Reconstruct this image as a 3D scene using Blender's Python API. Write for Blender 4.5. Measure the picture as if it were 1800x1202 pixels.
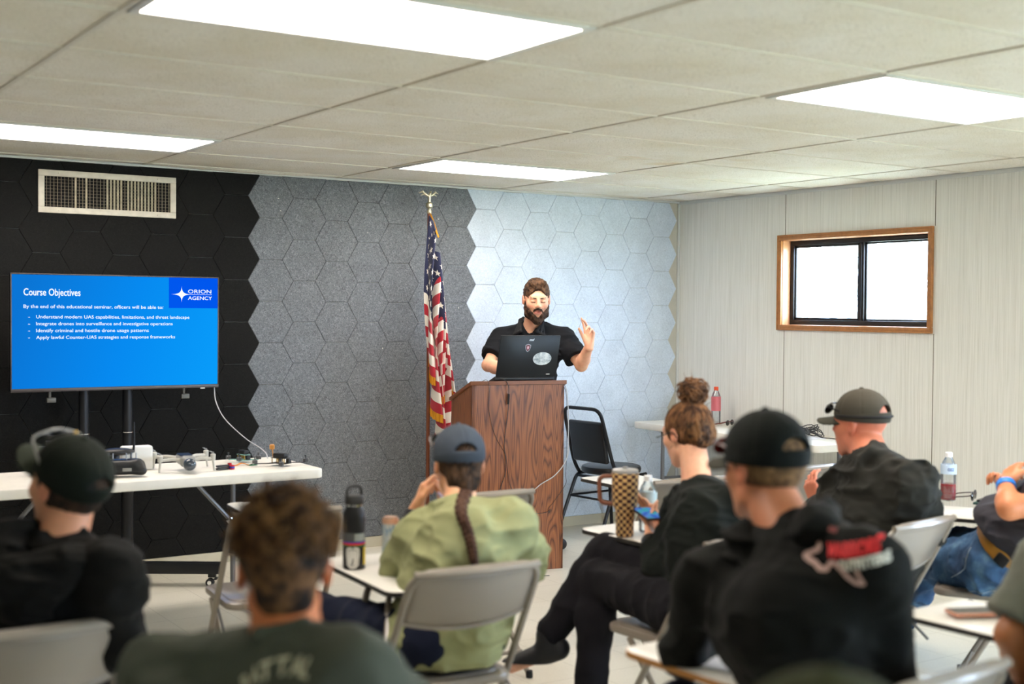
import bpy, bmesh, math, random
import numpy as np
from mathutils import Vector, Matrix
random.seed(7); rng = np.random.default_rng(11)
for o in list(bpy.data.objects): bpy.data.objects.remove(o, do_unlink=True)
SC = bpy.context.scene; COL = SC.collection
# ------------------------------------------------------------------ camera, world, exposure
YAW, PITCH, ROLL = .5796, -.0247, .0079
_cy, _sy, _cp, _sp = math.cos(YAW), math.sin(YAW), math.cos(PITCH), math.sin(PITCH)
FW = Vector((_sy*_cp, _cy*_cp, _sp)); RT0 = Vector((_cy, -_sy, 0)); UP0 = RT0.cross(FW)
RT = math.cos(ROLL)*RT0 + math.sin(ROLL)*UP0; UP = -math.sin(ROLL)*RT0 + math.cos(ROLL)*UP0
cd = bpy.data.cameras.new('camera'); cam = bpy.data.objects.new('camera', cd); COL.objects.link(cam)
cd.sensor_width = 36; cd.lens = 2242.1/1800*36; cd.clip_start = .05; cd.clip_end = 200
cam.matrix_world = Matrix(((RT.x, UP.x, -FW.x, .1825), (RT.y, UP.y, -FW.y, -2.9761), (RT.z, UP.z, -FW.z, 1.53), (0, 0, 0, 1)))
cd.dof.use_dof = True; cd.dof.focus_distance = 7.9; cd.dof.aperture_fstop = 1.9
SC.camera = cam
SC.view_settings.view_transform = 'Standard'; SC.view_settings.look = 'None'
SC.view_settings.exposure = 0.36; SC.view_settings.gamma = 1.0; SC.view_settings.use_curve_mapping = False
SC.cycles.use_denoising = True; SC.cycles.max_bounces = 8; SC.cycles.diffuse_bounces = 5; SC.cycles.glossy_bounces = 3
SC.cycles.transmission_bounces = 6; SC.cycles.transparent_max_bounces = 8
SC.cycles.sample_clamp_indirect = 6; SC.cycles.caustics_reflective = False; SC.cycles.caustics_refractive = False
LAMP = 14.5; DAY = 32.0
W = bpy.data.worlds.new('daylight'); SC.world = W; W.use_nodes = True
_b = W.node_tree.nodes['Background']; _b.inputs[0].default_value = (.60, .765, 1, 1); _b.inputs[1].default_value = DAY

sd = bpy.data.lights.new('sun', 'SUN'); sun = bpy.data.objects.new('sun', sd); COL.objects.link(sun); sd.energy = 14; sd.angle = .02; sd.color = (1, .96, .88); sun.rotation_euler = (.35, -.62, 0)
for nm, lc, rt, sx, sy in (('window_daylight', (6.62, 2.69, 1.735), (0, math.pi/2, 0), .58, 1.22), ('window_daylight', (6.62, -1.35, 1.486), (0, math.pi/2, 0), 1.08, 1.5), ('window_daylight', (6.62, -4.15, 1.486), (0, math.pi/2, 0), 1.08, 1.5), ('door_daylight', (4.575, -6.72, 1.04), (math.pi/2, 0, 0), 2.05, 2.08)):
    ld = bpy.data.lights.new(nm, 'AREA'); ld.shape = 'RECTANGLE'; ld.size = sx; ld.size_y = sy; lo_ = bpy.data.objects.new(nm, ld); COL.objects.link(lo_); lo_.location = lc; lo_.rotation_euler = rt; ld.cycles.is_portal = True

def srgb(h):
    if isinstance(h, str):
        h = h.lstrip('#'); c = [int(h[i:i+2], 16)/255 for i in (0, 2, 4)]
    else: c = h
    return tuple(x/12.92 if x <= .04045 else ((x+.055)/1.055)**2.4 for x in c)
# ------------------------------------------------------------------ materials
MATS = {}
class NT:
    def __init__(s, name):
        s.m = bpy.data.materials.new(name); s.m.use_nodes = True; s.t = s.m.node_tree
        s.p = s.t.nodes['Principled BSDF']; s.out = s.t.nodes['Material Output']
    def n(s, ty, **kw):
        x = s.t.nodes.new(ty)
        for k, v in kw.items():
            if k.startswith('i_'): x.inputs[k[2:].replace('_', ' ')].default_value = v
            else: setattr(x, k, v)
        return x
    def l(s, a, b): s.t.links.new(a, b)
    def coord(s, scale=(1, 1, 1), rot=(0, 0, 0), kind='Object', loc=(0, 0, 0)):
        c = s.n('ShaderNodeTexCoord'); m = s.n('ShaderNodeMapping'); s.l(c.outputs[kind], m.inputs[0])
        m.inputs['Scale'].default_value = scale; m.inputs['Rotation'].default_value = rot; m.inputs['Location'].default_value = loc
        return m.outputs[0]
    def noise(s, vec, scale, detail=3, rough=.55, dist=0):
        x = s.n('ShaderNodeTexNoise'); s.l(vec, x.inputs['Vector'])
        x.inputs['Scale'].default_value = scale; x.inputs['Detail'].default_value = detail
        x.inputs['Roughness'].default_value = rough; x.inputs['Distortion'].default_value = dist
        return x.outputs['Fac']
    def ramp(s, fac, stops, interp='LINEAR'):
        r = s.n('ShaderNodeValToRGB'); s.l(fac, r.inputs[0]); e = r.color_ramp; e.interpolation = interp
        while len(e.elements) < len(stops): e.elements.new(.5)
        for i, (p, c) in enumerate(stops):
            e.elements[i].position = p; e.elements[i].color = (*c, 1) if len(c) == 3 else c
        return r.outputs[0]
    def math(s, op, a, b=0.0, c=None):
        x = s.n('ShaderNodeMath', operation=op)
        for i, v in enumerate((a, b, c)):
            if v is None: continue
            if isinstance(v, (int, float)): x.inputs[i].default_value = v
            else: s.l(v, x.inputs[i])
        return x.outputs[0]
    def mix(s, f, a, b, mode='MIX'):
        x = s.n('ShaderNodeMix', data_type='RGBA', blend_type=mode)
        for sock, v in ((x.inputs[0], f), (x.inputs[6], a), (x.inputs[7], b)):
            if isinstance(v, (int, float)): sock.default_value = v
            elif isinstance(v, tuple): sock.default_value = (*v, 1) if len(v) == 3 else v
            else: s.l(v, sock)
        return x.outputs[2]
    def bump(s, h, strength=.3, dist=.002):
        b = s.n('ShaderNodeBump'); b.inputs['Strength'].default_value = strength; b.inputs['Distance'].default_value = dist
        s.l(h, b.inputs['Height']); s.l(b.outputs[0], s.p.inputs['Normal'])
    def sep(s, v):
        x = s.n('ShaderNodeSeparateXYZ'); s.l(v, x.inputs[0]); return x.outputs
def mat(name, color='#888888', rough=.5, metal=0, spec=None, var=0, vscale=20, bump=0, bscale=200, bdist=.001, trans=0, ior=1.45, emit=None, estr=1, sheen=0, coat=0, alpha=1, sss=0):
    if name in MATS: return MATS[name]
    s = NT(name); p = s.p; c = srgb(color)
    p.inputs['Base Color'].default_value = (*c, 1); p.inputs['Roughness'].default_value = rough; p.inputs['Metallic'].default_value = metal
    if spec is not None: p.inputs['Specular IOR Level'].default_value = spec
    p.inputs['IOR'].default_value = ior
    v = s.coord()
    if var:
        n = s.noise(v, vscale, 4)
        lo = tuple(x*(1-var) for x in c); hi = tuple(min(1, x*(1+var)) for x in c)
        s.l(s.ramp(n, [(.3, lo), (.7, hi)]), p.inputs['Base Color'])
    if bump: s.bump(s.noise(v, bscale, 3), bump, bdist)
    if trans: p.inputs['Transmission Weight'].default_value = trans
    if emit: p.inputs['Emission Color'].default_value = (*srgb(emit), 1); p.inputs['Emission Strength'].default_value = estr
    if sheen: p.inputs['Sheen Weight'].default_value = sheen
    if coat: p.inputs['Coat Weight'].default_value = coat
    if sss: p.inputs['Subsurface Weight'].default_value = sss; p.inputs['Subsurface Radius'].default_value = (1, .3, .15); p.inputs['Subsurface Scale'].default_value = .008
    if alpha < 1: p.inputs['Alpha'].default_value = alpha
    MATS[name] = s.m; return s.m
def emis(name, color, strength):
    if name in MATS: return MATS[name]
    s = NT(name); s.t.nodes.remove(s.p); e = s.n('ShaderNodeEmission'); e.inputs[0].default_value = (*srgb(color), 1); e.inputs[1].default_value = strength
    s.l(e.outputs[0], s.out.inputs[0]); MATS[name] = s.m; return s.m
def vcmat(name, rough=.6, sss=0, bump=0, bscale=300, bdist=.001, spec=.5, stretch=(1, 1, 1), sheen=0, var=.12, vs=60):
    """material that takes its own colour from the mesh attribute Col (skin tone, lips, hair dye, prints)"""
    if name in MATS: return MATS[name]
    s = NT(name); a = s.n('ShaderNodeAttribute', attribute_name='Col'); v = s.coord(stretch)
    n = s.noise(v, vs, 4); k = s.ramp(n, [(.3, (1-var,)*3), (.7, (1+var,)*3)])
    s.l(s.mix(1.0, a.outputs['Color'], k, 'MULTIPLY'), s.p.inputs['Base Color'])
    s.p.inputs['Roughness'].default_value = rough; s.p.inputs['Specular IOR Level'].default_value = spec
    if sheen: s.p.inputs['Sheen Weight'].default_value = sheen
    if sss: s.p.inputs['Subsurface Weight'].default_value = sss; s.p.inputs['Subsurface Radius'].default_value = (1, .3, .15); s.p.inputs['Subsurface Scale'].default_value = .006
    if bump: s.bump(s.noise(v, bscale, 3), bump, bdist)
    MATS[name] = s.m; return s.m
# ------------------------------------------------------------------ objects
def tag(o, label=None, cat=None, group=None, kind=None):
    if label: o['label'] = label
    if cat: o['category'] = cat
    if group: o['group'] = group
    if kind: o['kind'] = kind
    return o
def thing(name, label, cat, loc=(0, 0, 0), rotz=0, group=None):
    o = bpy.data.objects.new(name, None); COL.objects.link(o); o.location = loc; o.rotation_euler = (0, 0, rotz); o.empty_display_size = .1
    return tag(o, label, cat, group)
def dup(root, loc, rotz, label=None, group=None, drop=()):
    r = root.copy(); COL.objects.link(r); r.location = loc; r.rotation_euler = (0, 0, rotz)
    if label: r['label'] = label
    if group: r['group'] = group
    for ch in list(root.children):
        if ch.name.split('.')[0] in drop: continue
        c = ch.copy(); COL.objects.link(c); c.parent = r
        for g in ch.children:
            d = g.copy(); COL.objects.link(d); d.parent = c
    return r
class MB:
    def __init__(s): s.v = []; s.f = []; s.m = []; s.M = None; s.mi = 0
    def add(s, vs, fs):
        o = len(s.v)
        if s.M is not None: vs = [s.M @ Vector(v) for v in vs]
        s.v += [tuple(v) for v in vs]; s.f += [tuple(i+o for i in f) for f in fs]; s.m += [s.mi]*len(fs); return s
    def bm(s, b):
        b.verts.ensure_lookup_table(); r = s.add([v.co.copy() for v in b.verts], [[v.index for v in f.verts] for f in b.faces]); b.free(); return r
    def box(s, c, d, bev=0, seg=2, rot=None):
        b = bmesh.new(); bmesh.ops.create_cube(b, size=1); M = Matrix.Translation(Vector(c))
        if rot is not None: M = M @ (rot if isinstance(rot, Matrix) else Matrix.Rotation(rot, 4, 'Z'))
        for v in b.verts: v.co = Vector((v.co.x*d[0], v.co.y*d[1], v.co.z*d[2]))
        if bev: bmesh.ops.bevel(b, geom=list(b.edges), offset=min(bev, min(d)*.49), segments=seg, affect='EDGES', profile=.5)
        b.transform(M); b.verts.index_update(); return s.bm(b)
    def b2(s, lo, hi, bev=0, seg=2):
        return s.box([(a+b)/2 for a, b in zip(lo, hi)], [abs(b-a) for a, b in zip(lo, hi)], bev, seg)
    def lathe(s, prof, seg=24, c=(0, 0, 0), M=None):
        vs = []; fs = []; n = len(prof)
        for i in range(seg):
            a = 2*math.pi*i/seg
            for r, z in prof: vs.append(Vector((c[0]+r*math.cos(a), c[1]+r*math.sin(a), c[2]+z)))
        for i in range(seg):
            for j in range(n-1):
                a = i*n+j; b = ((i+1) % seg)*n+j; fs.append((a, b, b+1, a+1))
        fs.append([((seg-1-i))*n for i in range(seg)]); fs.append([i*n+n-1 for i in range(seg)])
        if M is not None: vs = [M @ v for v in vs]
        return s.add(vs, fs)
    def tube(s, pts, r, seg=8, closed=False, sx=1.0):
        P = [Vector(p) for p in pts]; n = len(P); rs = r if isinstance(r, (list, tuple)) else [r]*n
        T = []
        for i in range(n):
            a = P[(i-1) % n] if closed or i else P[i]; b = P[(i+1) % n] if closed or i < n-1 else P[i]
            t = (b-a); T.append(t.normalized() if t.length > 1e-9 else Vector((0, 0, 1)))
        u = T[0].orthogonal().normalized(); vs = []; fs = []
        for i in range(n):
            u = (u - T[i]*u.dot(T[i]));
            u = u.normalized() if u.length > 1e-6 else T[i].orthogonal().normalized()
            w = T[i].cross(u)
            for k in range(seg):
                a = 2*math.pi*k/seg; vs.append(P[i]+rs[i]*(math.cos(a)*u*sx+math.sin(a)*w))
        for i in range(n-(0 if closed else 1)):
            for k in range(seg):
                a = i*seg+k; b = i*seg+(k+1) % seg; j = (i+1) % n
                fs.append((a, b, j*seg+(k+1) % seg, j*seg+k))
        if not closed: fs.append(list(range(seg))[::-1]); fs.append([(n-1)*seg+k for k in range(seg)])
        return s.add(vs, fs)
    def prism(s, poly, z0, z1, bev=0, M=None):
        b = bmesh.new(); lo = [b.verts.new((x, y, z0)) for x, y in poly]; hi = [b.verts.new((x, y, z1)) for x, y in poly]
        n = len(poly); b.faces.new(lo[::-1]); top = b.faces.new(hi)
        for i in range(n): b.faces.new((lo[i], lo[(i+1) % n], hi[(i+1) % n], hi[i]))
        bmesh.ops.recalc_face_normals(b, faces=b.faces)
        if bev:
            es = [e for e in b.edges if abs(e.verts[0].co.z-e.verts[1].co.z) < 1e-9]
            bmesh.ops.bevel(b, geom=es, offset=bev, segments=2, affect='EDGES', profile=.5)
        if M is not None: b.transform(M)
        b.verts.index_update(); return s.bm(b)
    def grid(s, fn, nu, nv, thick=0):
        vs = [fn(i/(nu-1), j/(nv-1)) for j in range(nv) for i in range(nu)]
        fs = [(j*nu+i, j*nu+i+1, (j+1)*nu+i+1, (j+1)*nu+i) for j in range(nv-1) for i in range(nu-1)]
        return s.add(vs, fs)
    def sphere(s, c, r, seg=16, rings=10, sc=(1, 1, 1)):
        b = bmesh.new(); bmesh.ops.create_uvsphere(b, u_segments=seg, v_segments=rings, radius=r)
        for v in b.verts: v.co = Vector((v.co.x*sc[0]+c[0], v.co.y*sc[1]+c[1], v.co.z*sc[2]+c[2]))
        b.verts.index_update(); return s.bm(b)
def obj(name, mb, m, parent=None, smooth=35, loc=None, kind=None):
    me = bpy.data.meshes.new(name); me.from_pydata(mb.v, [], mb.f)
    ms = m if isinstance(m, (list, tuple)) else [m]
    for x in ms: me.materials.append(x)
    if len(ms) > 1: me.polygons.foreach_set('material_index', mb.m)
    me.update()
    if smooth:
        me.polygons.foreach_set('use_smooth', [True]*len(me.polygons)); me.set_sharp_from_angle(angle=math.radians(smooth))
    o = bpy.data.objects.new(name, me); COL.objects.link(o)
    if parent is not None: o.parent = parent
    if loc: o.location = loc
    if kind: o['kind'] = kind
    return o
def struct(name, mb, m, parent=None, smooth=35): return obj(name, mb, m, parent, smooth, kind='structure')
def rounded(w, h, r, seg=6, cx=0, cy=0):
    out = []
    for (sx, sy, a0) in ((1, 1, 0), (-1, 1, 90), (-1, -1, 180), (1, -1, 270)):
        for k in range(seg+1):
            a = math.radians(a0+90*k/seg); out.append((cx+sx*(w/2-r)+r*math.cos(a), cy+sy*(h/2-r)+r*math.sin(a)))
    return out
def arc3(p, q, r, bend, n=6):
    """fillet points for a tube running p -> bend -> q"""
    P, B, Q = Vector(p), Vector(bend), Vector(q); a = (P-B).normalized(); c = (Q-B).normalized()
    s, e = B+a*r, B+c*r; return [tuple((1-t)**2*s+2*t*(1-t)*B+t*t*e) for t in [i/n for i in range(n+1)]]
def path(pts, r, n=6):
    out = [tuple(pts[0])]
    for i in range(1, len(pts)-1): out += arc3(pts[i-1], pts[i+1], r, pts[i], n)
    return out+[tuple(pts[-1])]
def spline(pts, n=8):
    P = [Vector(p) for p in pts]; out = []
    for i in range(len(P)-1):
        p0 = P[max(i-1, 0)]; p1 = P[i]; p2 = P[i+1]; p3 = P[min(i+2, len(P)-1)]
        for k in range(n):
            t = k/n; out.append(tuple(.5*((2*p1)+(p2-p0)*t+(2*p0-5*p1+4*p2-p3)*t*t+(3*p1-p0-3*p2+p3)*t**3)))
    return out+[tuple(P[-1])]
def text_mesh(txt, size=1, bold=0, width=None, x=0, y=0, align='LEFT', shear=0, extrude=0):
    """lettering as plain triangles in the XY plane; returns verts (list of 2-D/3-D) and faces"""
    c = bpy.data.curves.new('t', 'FONT'); c.body = txt; c.size = size; c.offset = bold; c.shear = shear; c.resolution_u = 3; c.extrude = extrude
    o = bpy.data.objects.new('t', c); COL.objects.link(o); dg = bpy.context.evaluated_depsgraph_get(); dg.update()
    me = bpy.data.meshes.new_from_object(o.evaluated_get(dg)); vs = [v.co.copy() for v in me.vertices]; fs = [list(p.vertices) for p in me.polygons]
    bpy.data.objects.remove(o); bpy.data.curves.remove(c); bpy.data.meshes.remove(me)
    x0 = min(v.x for v in vs); x1 = max(v.x for v in vs); k = (width/(x1-x0)) if width else 1
    for v in vs: v.x = (v.x-x0)*k
    w = (x1-x0)*k; dx = x-(w/2 if align == 'CENTER' else 0)
    for v in vs: v.x += dx; v.y += y
    return vs, fs
# ------------------------------------------------------------------ smooth-union bodies
f32 = np.float32
def V3(*a): return np.array(a if len(a) > 1 else a[0], dtype=f32)
def nz(v): v = np.asarray(v, f32); return v/np.linalg.norm(v)
def rc(a, b, ra, rb=None):
    a = V3(a); b = V3(b); rb = ra if rb is None else rb; d = b-a; L = float(d@d)+1e-12
    def f(P):
        q = P-a; t = np.clip((q@d)/L, 0, 1); return np.sqrt(((q-t[:, None]*d)**2).sum(1))-(ra+(rb-ra)*t)
    return f
def el(c, r, R=None):
    c = V3(c); r = V3(r)
    def f(P):
        q = P-c
        if R is not None: q = q@R.T
        k = np.sqrt(((q/r)**2).sum(1)); g = np.sqrt(((q/(r*r))**2).sum(1))+1e-9; return k*(k-1)/g
    return f
def rbox(c, h, rad, R=None):
    c = V3(c); h = V3(h)-rad
    def f(P):
        q = P-c
        if R is not None: q = q@R.T
        q = np.abs(q)-h; return np.sqrt((np.maximum(q, 0)**2).sum(1))+np.minimum(q.max(1), 0)-rad
    return f
def smin(a, b, k):
    if k <= 0: return np.minimum(a, b)
    h = np.maximum(k-np.abs(a-b), 0)/k; return np.minimum(a, b)-h*h*k*.25
def un(k, *fs):
    def f(P):
        d = fs[0](P)
        for g in fs[1:]: d = smin(d, g(P), k)
        return d
    return f
def sub(k, a, b): return lambda P: -smin(-a(P), b(P), k)
def inter(a, b): return lambda P: np.maximum(a(P), b(P))
def half(p, n):
    p = V3(p); n = nz(n); return lambda P: (P-p)@n
def loc(f, c, R): c = V3(c); return lambda P: f(np.ascontiguousarray((P-c)@R.T))
def vn(P, s, seed=0):
    """smooth value noise in 0..1; s = frequency (scalar or 3-vector)"""
    q = P*np.asarray(s, f32)+f32(seed*17.31+100); i = np.floor(q).astype(np.int64); w = q-i; w = w*w*(3-2*w); r = 0
    def h(x, y, z):
        n = (x*374761393+y*668265263+z*2147483647+seed*974634777) & 0xffffffff
        n = ((n ^ (n >> 13))*1274126177) & 0xffffffff; return ((n ^ (n >> 16)) & 0xffff).astype(f32)/65535
    for a in (0, 1):
        for b in (0, 1):
            for c in (0, 1):
                r = r+h(i[:, 0]+a, i[:, 1]+b, i[:, 2]+c)*(w[:, 0] if a else 1-w[:, 0])*(w[:, 1] if b else 1-w[:, 1])*(w[:, 2] if c else 1-w[:, 2])
    return r
def folds(f, amp=.006, s=(9, 9, 16), seed=1, fine=.3):
    def g(P):
        w = P+.05*(vn(P, 5, seed+5)[:, None]-.5); n = vn(w, s, seed); n = (1-np.abs(2*n-1))**1.6; m = vn(w, np.asarray(s)*2.2, seed+9); m = (1-np.abs(2*m-1))**2
        return f(P)-amp*(n*2.2-1.0)-amp*.8*(m-.35)
    return g
def net(f, lo, hi, h):
    lo = np.asarray(lo, float); B = 4; nb = np.ceil((np.asarray(hi)-lo)/(h*B)).astype(int)+1
    g = np.stack(np.meshgrid(*[np.arange(n) for n in nb], indexing='ij'), -1).reshape(-1, 3)
    cpos = (lo+(g*B+(B-1)/2)*h).astype(f32); d = np.concatenate([f(c) for c in np.array_split(cpos, max(1, len(cpos)//200000))])
    D = np.repeat(np.repeat(np.repeat(d.reshape(nb), B, 0), B, 1), B, 2).astype(f32)
    act = g[np.abs(d) < h*B*1.45+.008]; off = np.stack(np.meshgrid(*[np.arange(B)]*3, indexing='ij'), -1).reshape(-1, 3)
    idx = (act[:, None, :]*B+off[None]).reshape(-1, 3); pts = (lo+idx*h).astype(f32)
    val = np.concatenate([f(c) for c in np.array_split(pts, max(1, len(pts)//150000))])
    D[idx[:, 0], idx[:, 1], idx[:, 2]] = val
    D[0], D[-1], D[:, 0], D[:, -1], D[:, :, 0], D[:, :, -1] = [np.maximum(x, .001) for x in (D[0], D[-1], D[:, 0], D[:, -1], D[:, :, 0], D[:, :, -1])]
    S = D < 0; nx, ny, nzz = S.shape; cnt = np.zeros((nx-1, ny-1, nzz-1), np.int8)
    cs = [(a, b, c) for a in (0, 1) for b in (0, 1) for c in (0, 1)]
    for a, b, c in cs: cnt += S[a:nx-1+a, b:ny-1+b, c:nzz-1+c]
    cell = np.argwhere((cnt > 0) & (cnt < 8)); ID = np.full(cnt.shape, -1, np.int32); ID[cell[:, 0], cell[:, 1], cell[:, 2]] = np.arange(len(cell))
    vals = np.stack([D[cell[:, 0]+a, cell[:, 1]+b, cell[:, 2]+c] for a, b, c in cs], 1)
    acc = np.zeros((len(cell), 3)); num = np.zeros(len(cell))
    for i, ci in enumerate(cs):
        for j, cj in enumerate(cs):
            if j > i and sum(abs(x-y) for x, y in zip(ci, cj)) == 1:
                a, b = vals[:, i], vals[:, j]; m = (a < 0) != (b < 0); t = np.where(m, a/np.where(m, a-b, 1), 0)
                acc += np.where(m[:, None], np.array(ci)+t[:, None]*(np.array(cj)-np.array(ci)), 0); num += m
    V = lo+(cell+acc/num[:, None])*h; F = []
    for ax in range(3):
        sl = [slice(None)]*3; sh = [slice(None)]*3; sl[ax] = slice(0, -1); sh[ax] = slice(1, None)
        A = S[tuple(sl)]; Bq = S[tuple(sh)]; e = np.argwhere(A != Bq); u, v = (ax+1) % 3, (ax+2) % 3
        e = e[(e[:, u] > 0) & (e[:, v] > 0) & (e[:, u] < S.shape[u]-1) & (e[:, v] < S.shape[v]-1)]
        du = np.zeros(3, int); du[u] = 1; dv = np.zeros(3, int); dv[v] = 1
        q = [ID[tuple((e-x).T)] for x in (du+dv, dv, 0*du, du)]
        q = np.stack(q, 1); fl = A[tuple(e.T)]; q[~fl] = q[~fl][:, ::-1]; F.append(q)
    F = np.concatenate(F); F = F[(F >= 0).all(1)]; return V, F
def bodyobj(name, f, lo, hi, h, m, parent=None, root=(0, 0, 0), col=None, relax=1):
    V, F = net(f, lo, hi, h)
    if relax:
        e = np.concatenate([F[:, [0, 1]], F[:, [1, 2]], F[:, [2, 3]], F[:, [3, 0]]])
        for _ in range(relax):
            A = np.zeros_like(V); n = np.zeros(len(V))
            for k in range(3): A[:, k] = np.bincount(e[:, 0], V[e[:, 1], k], len(V))+np.bincount(e[:, 1], V[e[:, 0], k], len(V))
            n = np.bincount(e[:, 0], minlength=len(V))+np.bincount(e[:, 1], minlength=len(V)); V = .5*V+.5*A/np.maximum(n, 1)[:, None]
    me = bpy.data.meshes.new(name); me.vertices.add(len(V)); me.vertices.foreach_set('co', (V-np.asarray(root)).astype(f32).ravel())
    me.loops.add(len(F)*4); me.loops.foreach_set('vertex_index', F.ravel().astype(np.int32)); me.polygons.add(len(F))
    me.polygons.foreach_set('loop_start', np.arange(0, len(F)*4, 4, dtype=np.int32)); me.polygons.foreach_set('use_smooth', np.ones(len(F), bool))
    me.update(calc_edges=True); me.materials.append(m)
    if col is not None:
        a = me.color_attributes.new('Col', 'FLOAT_COLOR', 'POINT'); c = np.ones((len(V), 4), f32); c[:, :3] = col(V.astype(f32)); a.data.foreach_set('color', c.ravel())
    o = bpy.data.objects.new(name, me); COL.objects.link(o)
    if parent is not None: o.parent = parent
    return o
def setcol(o, fn):
    me = o.data; a = me.color_attributes.new('Col', 'FLOAT_COLOR', 'POINT'); n = len(me.vertices); V = np.empty(n*3, f32); me.vertices.foreach_get('co', V)
    c = np.ones((n, 4), f32); c[:, :3] = fn(V.reshape(-1, 3)); a.data.foreach_set('color', c.ravel())

# ------------------------------------------------------------------ the room
XL, XR, YB, YF, ZC = -1.9, 6.49, -6.6, 4.375, 2.353
U2 = .6096
# fluorescent troffers: the room's own lamps
LIGHTS = [(1, 0), (3, 0), (1, 5), (3, 5), (3, -5)]
def m_floor():
    s = NT('vinyl_floor_tiles'); v = s.coord(); o = s.sep(v); T = .3048
    def line(c, off):
        f = s.math('FRACT', s.math('DIVIDE', s.math('ADD', c, off), T)); return s.math('LESS_THAN', s.math('ABSOLUTE', s.math('SUBTRACT', f, .5)), .0042)
    gx = line(o[0], .10); gy = line(o[1], .07); g = s.math('MAXIMUM', gx, gy)
    base = s.ramp(s.noise(v, 1.3, 4), [(.3, srgb('#c9c5b6')), (.7, srgb('#d8d4c6'))])
    sp = s.ramp(s.noise(v, 160, 0), [(.6, (0, 0, 0)), (.7, (1, 1, 1))]); 
    st = s.n('ShaderNodeRGBToBW'); s.l(sp, st.inputs[0]); base = s.mix(s.math('MULTIPLY', st.outputs[0], .22), base, srgb('#a09a88'))
    wear = s.ramp(s.noise(v, 3, 6, .7), [(.5, (0, 0, 0)), (.9, (1, 1, 1))]); w2 = s.n('ShaderNodeRGBToBW'); s.l(wear, w2.inputs[0])
    base = s.mix(s.math('MULTIPLY', w2.outputs[0], .2), base, srgb('#b5af9c'))
    s.l(s.mix(s.math('MULTIPLY', g, .65), base, srgb('#85806f')), s.p.inputs['Base Color'])
    s.p.inputs['Roughness'].default_value = .34; s.bump(s.noise(v, 12, 3), .08, .004); return s.m
def m_wallpaper():
    s = NT('vinyl_wall_panelling'); v = s.coord((1, 330, 3.2)); n = s.noise(v, 1, 3); v2 = s.coord((1, 90, 1.2)); n2 = s.noise(v2, 1, 2)
    c = s.ramp(n, [(.3, srgb('#d2d1c8')), (.5, srgb('#e3e2dc')), (.75, srgb('#eae9e4'))]); c2 = s.ramp(n2, [(.35, (.965,)*3), (.6, (1.02,)*3)])
    s.l(s.mix(1.0, c, c2, 'MULTIPLY'), s.p.inputs['Base Color']); s.p.inputs['Roughness'].default_value = .55; s.bump(n, .35, .0015); return s.m
def m_felt(name, lo, mid, hi):
    s = NT(name); v = s.coord(); n = s.noise(v, 95, 5, .75, 1.5); n2 = s.noise(v, 6, 2)
    c = s.ramp(n, [(.34, srgb(lo)), (.5, srgb(mid)), (.66, srgb(hi))]); c2 = s.ramp(n2, [(.3, (.93,)*3), (.7, (1.05,)*3)])
    s.l(s.mix(1.0, c, c2, 'MULTIPLY'), s.p.inputs['Base Color']); s.p.inputs['Roughness'].default_value = .95; s.p.inputs['Specular IOR Level'].default_value = .2
    s.bump(n, .25, .0015); return s.m
def m_tile():
    s = NT('mineral_ceiling_tile'); v = s.coord(); n = s.noise(v, 170, 3, .6); n2 = s.noise(v, 2.2, 4, .6)
    c = s.ramp(n, [(.33, srgb('#b0aba0')), (.42, srgb('#e9e5dc')), (.6, srgb('#f1eee7'))]); c2 = s.ramp(n2, [(.3, srgb('#f4f0e6')), (.62, (1, 1, 1))])
    vo = s.n('ShaderNodeTexNoise'); vo.inputs['Scale'].default_value = 1.1; s.l(s.coord(), vo.inputs['Vector']); st = s.ramp(vo.outputs['Fac'], [(.70, (1, 1, 1)), (.76, srgb('#e2cfa6'))])
    s.l(s.mix(1.0, s.mix(1.0, c, c2, 'MULTIPLY'), st, 'MULTIPLY'), s.p.inputs['Base Color']); s.p.inputs['Roughness'].default_value = .8; s.bump(n, .5, .002); return s.m
MT = dict(floor=m_floor(), wall=m_wallpaper(), fblack=m_felt('black_felt', '#111111', '#181817', '#222221'), fgrey=m_felt('charcoal_grey_felt', '#4c4f53', '#6c7074', '#919599'),
          fwhite=m_felt('pale_grey_felt', '#b3bfcc', '#c9d5e3', '#dbe5f0'), tile=m_tile(), plain=mat('painted_wall', '#bdb9ac', .7, var=.04), tbar=mat('cream_grid_metal', '#d6d0c2', .5),
          dark=mat('dark_void', '#0a0a0a', .9), base=mat('cream_baseboard', '#b9b39e', .5, var=.06, vscale=6))
m = MB(); m.b2((XL, YB, -.06), (XR+.15, YF+.15, 0)); struct('floor', m, MT['floor'], smooth=0)
# right wall with the window openings cut out of it
W1 = (2.08, 3.30, 1.445, 2.022)
WINS = [W1, (-2.1, -.6, .95, 2.022), (-4.9, -3.4, .95, 2.022)]
m = MB(); y0 = YB
for (a, b, zl, zh) in sorted(WINS):
    m.b2((XR, y0, 0), (XR+.15, a, ZC+.12)); m.b2((XR, a, 0), (XR+.15, b, zl)); m.b2((XR, a, zh), (XR+.15, b, ZC+.12)); y0 = b
m.b2((XR, y0, 0), (XR+.15, YF+.15, ZC+.12)); struct('wall_right', m, MT['wall'], smooth=0)
m = MB(); m.b2((XL, YF, 0), (XR, YF+.15, ZC+.12)); struct('wall_front', m, MT['plain'], smooth=0)
m = MB(); m.b2((XL-.15, YB, 0), (XL, YF+.15, ZC+.12)); struct('wall_left', m, MT['plain'], smooth=0)
DR = (3.55, 5.6, 2.08)   # glazed double door in the back wall, behind the camera
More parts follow.
